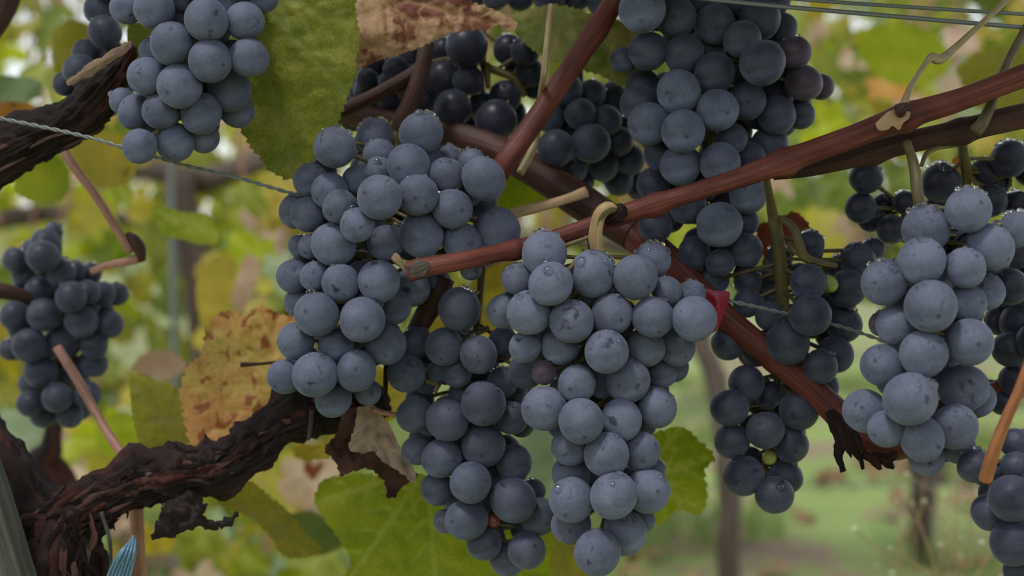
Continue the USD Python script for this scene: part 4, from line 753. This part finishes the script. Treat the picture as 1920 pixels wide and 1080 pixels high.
bunch('large full bunch left of centre, crossed by the cut end of the red cane', .566, [
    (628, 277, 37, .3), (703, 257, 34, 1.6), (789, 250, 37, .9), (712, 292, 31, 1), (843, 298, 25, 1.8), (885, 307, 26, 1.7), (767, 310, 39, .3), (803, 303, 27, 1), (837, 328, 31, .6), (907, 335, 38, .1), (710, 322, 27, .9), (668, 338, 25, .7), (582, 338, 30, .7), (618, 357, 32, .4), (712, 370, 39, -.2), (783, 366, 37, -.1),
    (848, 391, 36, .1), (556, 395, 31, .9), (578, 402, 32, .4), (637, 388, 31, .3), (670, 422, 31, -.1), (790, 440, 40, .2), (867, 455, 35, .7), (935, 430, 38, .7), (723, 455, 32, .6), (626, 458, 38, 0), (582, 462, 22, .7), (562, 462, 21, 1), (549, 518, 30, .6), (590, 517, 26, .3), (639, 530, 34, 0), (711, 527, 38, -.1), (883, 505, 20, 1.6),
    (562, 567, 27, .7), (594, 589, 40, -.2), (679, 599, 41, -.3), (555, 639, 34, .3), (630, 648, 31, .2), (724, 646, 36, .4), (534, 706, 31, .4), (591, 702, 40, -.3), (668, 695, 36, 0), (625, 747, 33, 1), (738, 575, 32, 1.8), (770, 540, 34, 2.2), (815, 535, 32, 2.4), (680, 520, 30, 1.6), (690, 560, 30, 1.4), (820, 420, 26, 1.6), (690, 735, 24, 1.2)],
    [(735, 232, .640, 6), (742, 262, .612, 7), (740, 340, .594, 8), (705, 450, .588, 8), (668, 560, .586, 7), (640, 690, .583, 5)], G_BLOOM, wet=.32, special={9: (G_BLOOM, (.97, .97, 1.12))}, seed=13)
bunch('darker bunch at lower middle, directly left of the pale central bunch', .586, [
    (861, 579, 39, -.4), (833, 650, 34, -.2), (897, 664, 33, -.5), (780, 641, 28, 1.2), (762, 700, 34, .4), (825, 697, 22, .8), (857, 700, 26, .6), (907, 756, 42, -.6), (838, 788, 37, -.2), (777, 777, 32, .2), (782, 845, 27, .7), (828, 860, 34, .1), (906, 835, 39, .1), (963, 867, 33, .8), (882, 905, 38, -.3), (820, 917, 30, .5), (962, 938, 40, -.3), (875, 975, 37, -.1),
    (836, 977, 22, .7), (1011, 968, 34, .5), (1000, 920, 22, 1), (908, 1018, 31, .3), (952, 1047, 32, .5), (988, 1032, 34, 0), (958, 783, 30, .7), (978, 795, 24, 1.2), (955, 735, 32, .9), (943, 640, 26, .7), (987, 695, 32, .3), (942, 717, 27, .7), (973, 738, 25, 1), (925, 975, 12, .2), (870, 740, 26, 1.2), (855, 820, 26, 1.4), (915, 890, 28, 1.6)],
    [(905, 500, .60, 8), (895, 600, .604, 7), (880, 720, .606, 7), (890, 840, .606, 6), (920, 950, .604, 5), (940, 1030, .602, 3)], G_MID, wet=.14, special={31: G_RED}, seed=14, extra=[([(800, 715, .59, 4), (820, 722, .588, 5), (815, 735, .587, 4)], STALK), ([(915, 615, .592, 5), (900, 622, .59, 6), (880, 625, .592, 5)], STALK)])
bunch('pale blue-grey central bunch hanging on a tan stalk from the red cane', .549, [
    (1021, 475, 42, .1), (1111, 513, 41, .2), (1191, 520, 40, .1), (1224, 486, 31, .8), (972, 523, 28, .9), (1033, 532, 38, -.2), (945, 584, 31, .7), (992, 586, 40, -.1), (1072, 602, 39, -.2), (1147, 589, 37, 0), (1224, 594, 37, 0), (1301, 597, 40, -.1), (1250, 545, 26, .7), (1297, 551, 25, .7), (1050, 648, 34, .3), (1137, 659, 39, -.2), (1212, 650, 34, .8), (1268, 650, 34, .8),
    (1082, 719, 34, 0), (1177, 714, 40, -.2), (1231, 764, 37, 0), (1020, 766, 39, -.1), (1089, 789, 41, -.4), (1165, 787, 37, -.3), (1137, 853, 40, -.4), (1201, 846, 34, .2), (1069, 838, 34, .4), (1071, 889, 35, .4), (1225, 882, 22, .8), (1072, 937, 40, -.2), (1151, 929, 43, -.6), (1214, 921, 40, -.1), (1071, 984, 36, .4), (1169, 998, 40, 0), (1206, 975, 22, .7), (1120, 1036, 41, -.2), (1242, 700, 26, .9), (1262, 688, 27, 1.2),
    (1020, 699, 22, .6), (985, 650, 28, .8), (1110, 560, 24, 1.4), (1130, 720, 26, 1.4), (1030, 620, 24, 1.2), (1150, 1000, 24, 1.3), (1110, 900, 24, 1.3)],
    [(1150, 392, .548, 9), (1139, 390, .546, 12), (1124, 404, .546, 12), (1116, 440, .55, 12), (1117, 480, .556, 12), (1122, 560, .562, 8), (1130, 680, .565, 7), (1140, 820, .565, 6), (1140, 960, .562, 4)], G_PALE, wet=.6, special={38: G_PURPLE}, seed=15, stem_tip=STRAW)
bunch('big dark shaded bunch at the top right of centre, hanging behind the red cane', .583, [
    (1204, 18, 41, -.3), (1216, 96, 34, .6), (1170, 113, 23, 1.2), (1267, 32, 37, .6), (1283, 100, 34, .5), (1340, 45, 37, .4), (1392, 73, 33, .2), (1425, 35, 37, .7), (1466, 52, 27, 1.1), (1340, 136, 36, .2), (1430, 118, 41, .1), (1490, 98, 30, .9), (1507, 155, 32, .9), (1539, 163, 24, 1.2), (1273, 172, 39, -.2), (1345, 207, 38, -.3), (1400, 190, 34, .2), (1456, 216, 34, .6), (1500, 215, 26, 1.2),
    (1281, 246, 39, -.4), (1218, 232, 37, .1), (1200, 195, 34, .6), (1372, 260, 28, .5), (1443, 272, 34, .8), (1276, 310, 36, .5), (1350, 305, 36, .2), (1406, 295, 28, .6), (1403, 366, 33, .6), (1348, 421, 42, 0), (1395, 468, 32, .9), (1290, 385, 34, .9), (1228, 425, 30, 1.2), (1302, 475, 30, 1.2), (1350, 493, 25, .8), (1397, 515, 22, 1.1), (1240, 290, 30, 1.3), (1330, 95, 30, 1.4), (1395, 130, 28, 1.5), (1310, 0, 34, .9), (1380, -10, 34, .8), (1450, -5, 32, 1), (1240, -40, 36, .5), (1320, 345, 30, 1.5), (1225, 345, 30, 1.8), (1395, 415, 26, 1.4)],
    [(1340, -110, .60, 10), (1345, 0, .604, 9), (1340, 120, .606, 8), (1330, 240, .606, 8), (1335, 360, .606, 7), (1345, 480, .606, 5)], G_DUSKY, wet=.12, fill=36, special={0: G_BLOOM, 13: G_PURPLE, 11: G_PURPLE, 12: G_PURPLE, 14: G_BLOOM, 15: G_BLOOM, 19: G_BLOOM, 20: G_BLOOM, 25: G_BLOOM, 28: G_BLOOM, 24: G_BLOOM, 27: G_BLOOM}, seed=16)
bunch('loose black bunch in deep shade under the curled dry leaf', .648, [(875, 86, 38, 0), (828, 148, 33, .4), (878, 150, 28, .2), (850, 202, 33, .1), (790, 190, 28, .7), (947, 181, 29, .3), (930, 226, 37, .1), (953, 93, 27, .6), (985, 96, 27, .5), (993, 135, 26, .7), (743, 130, 23, .8), (688, 148, 19, .8), (727, 188, 20, .9), (765, 110, 28, .9), (700, 120, 22, 1.1), (830, 95, 24, 1.2), (760, 160, 24, 1.3), (800, 235, 24, 1.2), (1003, 165, 20, 1), (718, 155, 27, 2), (765, 205, 28, 2), (805, 105, 30, 2), (690, 195, 26, 2.2), (660, 222, 24, 2), (845, 115, 26, 2), (720, 230, 28, 2), (790, 150, 28, 2.2), (720, 110, 26, 2.4), (840, 240, 28, 2), (890, 240, 26, 2), (680, 170, 30, 2.5), (745, 180, 32, 2.6), (815, 190, 30, 2.6), (860, 125, 28, 2.4), (780, 120, 32, 2.8), (720, 205, 30, 2.6), (670, 130, 28, 2.6), (905, 200, 28, 1.4), (960, 215, 26, 1.2), (975, 130, 26, 1.6), (700, 145, 30, 1.5), (735, 165, 31, 1.4), (765, 150, 30, 1.9), (800, 170, 31, 1.5), (835, 175, 30, 1.4), (700, 195, 28, 1.6), (755, 215, 29, 1.6), (820, 225, 29, 1.6), (690, 170, 26, 1.2)],
      [(905, 40, .66, 7), (905, 110, .655, 7), (912, 125, .652, 8), (960, 145, .652, 7), (985, 180, .655, 6)], G_DARK, wet=.35, fill=False, seed=17, extra=[([(912, 120, .65, 7), (914, 140, .648, 6), (915, 165, .65, 5)], STALK), ([(905, 110, .652, 6), (870, 120, .652, 5), (790, 150, .655, 4), (740, 160, .658, 3)], STALK)])
bunch('dark bunch right of the slanting top cane, behind the half-turned leaf', .632, [(1063, 168, 29, .5), (1088, 213, 27, .3), (1137, 226, 28, .4), (1042, 278, 34, -.1), (1108, 268, 34, -.1), (1030, 220, 28, .8), (1110, 175, 26, .9), (1150, 180, 26, 1), (1160, 265, 27, .8), (1075, 315, 27, 1), (1130, 310, 28, 1.1), (1180, 300, 28, 1.2), (1040, 180, 22, 1.2), (1090, 340, 24, 1.4), (1160, 340, 26, 1.5), (1200, 350, 26, 1.6), (1180, 240, 24, 1.3)],
      [(1085, 90, .65, 7), (1090, 180, .652, 6), (1100, 270, .652, 5), (1120, 330, .652, 4)], G_DUSKY, wet=.08, seed=18, fill=40)
bunch('dark bunch beneath the top edge, above the dry curled leaf', .66, [(835, -22, 26, 0), (885, -12, 27, .2), (930, -8, 25, .1), (975, -6, 26, .3), (1030, -8, 30, 0), (1080, -10, 29, .2), (1128, 3, 27, 0), (905, -50, 28, .3), (1000, -50, 30, .2), (1100, -55, 30, .3), (800, -40, 26, .5), (1060, 20, 22, .6)],
      [(960, -150, .67, 7), (960, -60, .672, 6), (1000, -20, .672, 4)], G_DUSKY, wet=.05, fill=False, seed=19)
bunch('dark wet bunch with tiny green grapes, right of the red tape, crossed by the wire', .584, [
    (1520, 458, 25, .4), (1460, 482, 23, .9), (1515, 529, 33, 0), (1555, 533, 15, .2), (1588, 541, 34, .3), (1608, 488, 31, .6), (1638, 468, 21, .9), (1452, 557, 21, .9), (1520, 591, 37, -.9), (1477, 642, 39, -.9), (1583, 608, 32, .5), (1566, 665, 32, .3), (1443, 593, 26, .8), (1402, 567, 26, .9), (1402, 528, 25, .9), (1338, 525, 27, 1.2), (1366, 644, 31, .9), (1538, 687, 31, .2), (1368, 765, 33, .1), (1400, 718, 32, .4),
    (1498, 768, 36, .3), (1435, 807, 33, -.2), (1372, 827, 31, .1), (1483, 834, 31, .5), (1395, 892, 35, -.1), (1473, 894, 30, .5), (1452, 928, 34, -.2), (1541, 725, 30, .7), (1443, 858, 13, .3), (1560, 575, 28, 1.3), (1420, 660, 26, 1.4), (1500, 700, 28, 1.2), (1440, 740, 26, 1.4), (1430, 525, 20, 1.4), (1575, 500, 22, 1.2)],
    [(1436, 330, .556, 7), (1443, 365, .567, 8), (1450, 405, .580, 11), (1458, 450, .585, 13), (1464, 520, .588, 13), (1468, 610, .594, 11), (1460, 700, .602, 8), (1440, 800, .602, 6), (1435, 890, .600, 5)], G_DUSKY, wet=.7, special={3: G_GREEN, 28: G_GREEN, 8: G_DUSKY}, seed=20, fill=18,
    extra=[([(1460, 408, .58, 6), (1485, 425, .578, 8), (1498, 455, .577, 9), (1508, 480, .578, 9), (1535, 492, .58, 7), (1568, 498, .584, 5)], STALK), ([(1508, 480, .578, 7), (1490, 470, .58, 6), (1478, 455, .582, 5)], STALK)])
bunch('large pale bunch at the right, in front of the bend of the dark cane', .507, [
    (1815, 394, 42, .4), (1736, 430, 45, .5), (1728, 489, 45, -.2), (1810, 502, 36, .1), (1856, 463, 41, .5), (1905, 430, 32, .9), (1658, 529, 42, .2), (1745, 574, 48, -.3), (1849, 547, 32, .8), (1813, 568, 34, .7), (1893, 537, 33, 1.2), (1652, 607, 22, 1.0), (1678, 610, 33, .9), (1732, 663, 44, -.2), (1818, 641, 44, 0), (1653, 685, 38, .4), (1706, 748, 49, -.4), (1622, 770, 39, .2), (1663, 804, 33, .1), (1806, 728, 44, .1), (1832, 748, 33, .6),
    (1790, 800, 42, 0), (1730, 823, 39, -.1), (1737, 858, 32, .5), (1797, 838, 30, .5), (1770, 540, 28, 1.5), (1690, 560, 30, 1.4), (1770, 700, 30, 1.4), (1690, 690, 28, 1.4)],
    [(1700, 268, .538, 8), (1706, 285, .535, 9), (1716, 320, .528, 11), (1722, 372, .524, 11), (1740, 450, .525, 9), (1750, 560, .526, 8), (1745, 680, .526, 7), (1740, 800, .523, 5)], G_PALE, wet=.75, special={10: G_DARK, 11: G_PURPLE}, seed=21)
bunch('black open bunch with beaded stalks behind the top of the right front bunch', .598, [(1624, 333, 30, 0), (1614, 389, 28, .2), (1634, 410, 24, .6), (1764, 343, 35, 0), (1857, 376, 29, .3), (1845, 322, 25, .5), (1893, 298, 33, .2), (1697, 380, 22, .7), (1672, 430, 27, .4), (1757, 388, 22, .8), (1907, 385, 26, .6), (1935, 320, 30, .3), (1870, 345, 22, 1.0), (1720, 400, 24, 1.2), (1655, 385, 20, 1.1), (1700, 430, 24, 1.3)],
      [(1803, 250, .562, 8), (1806, 285, .585, 10), (1812, 330, .60, 10), (1800, 370, .612, 8), (1740, 390, .615, 6), (1680, 392, .613, 4)], G_DARK, wet=.8, fill=False, seed=22, extra=[([(1728, 310, .545, 4), (1738, 288, .55, 5), (1762, 276, .556, 5), (1803, 270, .572, 5)], STALK), ([(1690, 395, .612, 4), (1665, 365, .607, 4), (1645, 345, .602, 3)], CANE_DARK), ([(1812, 330, .60, 6), (1850, 340, .605, 5), (1890, 330, .605, 4), (1893, 350, .605, 4)], STALK)])
bunch('dark bunch cut off by the right edge, behind the right front bunch', .575, [(1904, 470, 33, 0), (1912, 605, 34, .2), (1893, 655, 31, .1), (1902, 712, 28, .3), (1900, 545, 34, .3), (1940, 520, 36, 0), (1945, 640, 36, 0), (1880, 755, 22, .6), (1875, 600, 28, 1), (1930, 440, 32, .4), (1950, 700, 32, .3)],
      [(1960, 330, .59, 8), (1935, 430, .593, 7), (1925, 560, .593, 6), (1915, 700, .593, 4)], G_DARK, wet=.2, seed=23)
bunch('dark bunch in the bottom right corner, partly out of the picture', .508, [(1826, 873, 29, .3), (1902, 830, 26, .6), (1905, 875, 28, .5), (1863, 882, 21, .8), (1897, 935, 41, -.2), (1857, 960, 34, .2), (1900, 1018, 43, -.3), (1918, 1070, 34, .2), (1880, 977, 25, .8), (1960, 900, 40, .2), (1965, 980, 40, .2), (1955, 1060, 40, .3), (1880, 910, 24, 1)],
      [(1960, 760, .51, 8), (1930, 840, .518, 8), (1915, 930, .52, 6), (1920, 1030, .52, 4)], G_DUSKY, wet=.12, seed=24)
bunch('small blurred bunch of dark grapes at the left edge', .715, [(85, 455, 25, .5), (28, 487, 22, .5), (81, 481, 29, 0), (115, 510, 26, .2), (43, 511, 21, .7), (143, 508, 18, .6), (172, 512, 18, .8), (72, 543, 24, .5), (133, 557, 28, -.2), (165, 548, 22, .1), (192, 551, 23, .2), (219, 552, 21, .5), (83, 590, 30, 0), (28, 592, 26, .4), (153, 602, 30, .2), (205, 608, 25, .5), (55, 648, 31, .1), (20, 655, 20, .7), (115, 642, 29, .7), (177, 648, 25, .4), (177, 682, 24, .5), (77, 698, 29, .2), (143, 696, 25, .5), (107, 745, 27, .1), (57, 757, 24, .4), (165, 740, 24, .6), (40, 550, 22, 1.1), (100, 436, 17, 1.0), (120, 690, 22, 1.0), (82, 776, 24, .5), (130, 776, 24, .8), (150, 765, 22, .9), (60, 720, 24, .8), (60, 470, 20, .9), (100, 560, 24, 1), (40, 615, 24, 1)],
      [(110, 420, .735, 6), (110, 480, .735, 6), (105, 580, .735, 6), (110, 700, .735, 4)], G_DUSKY, wet=.5, seed=25)
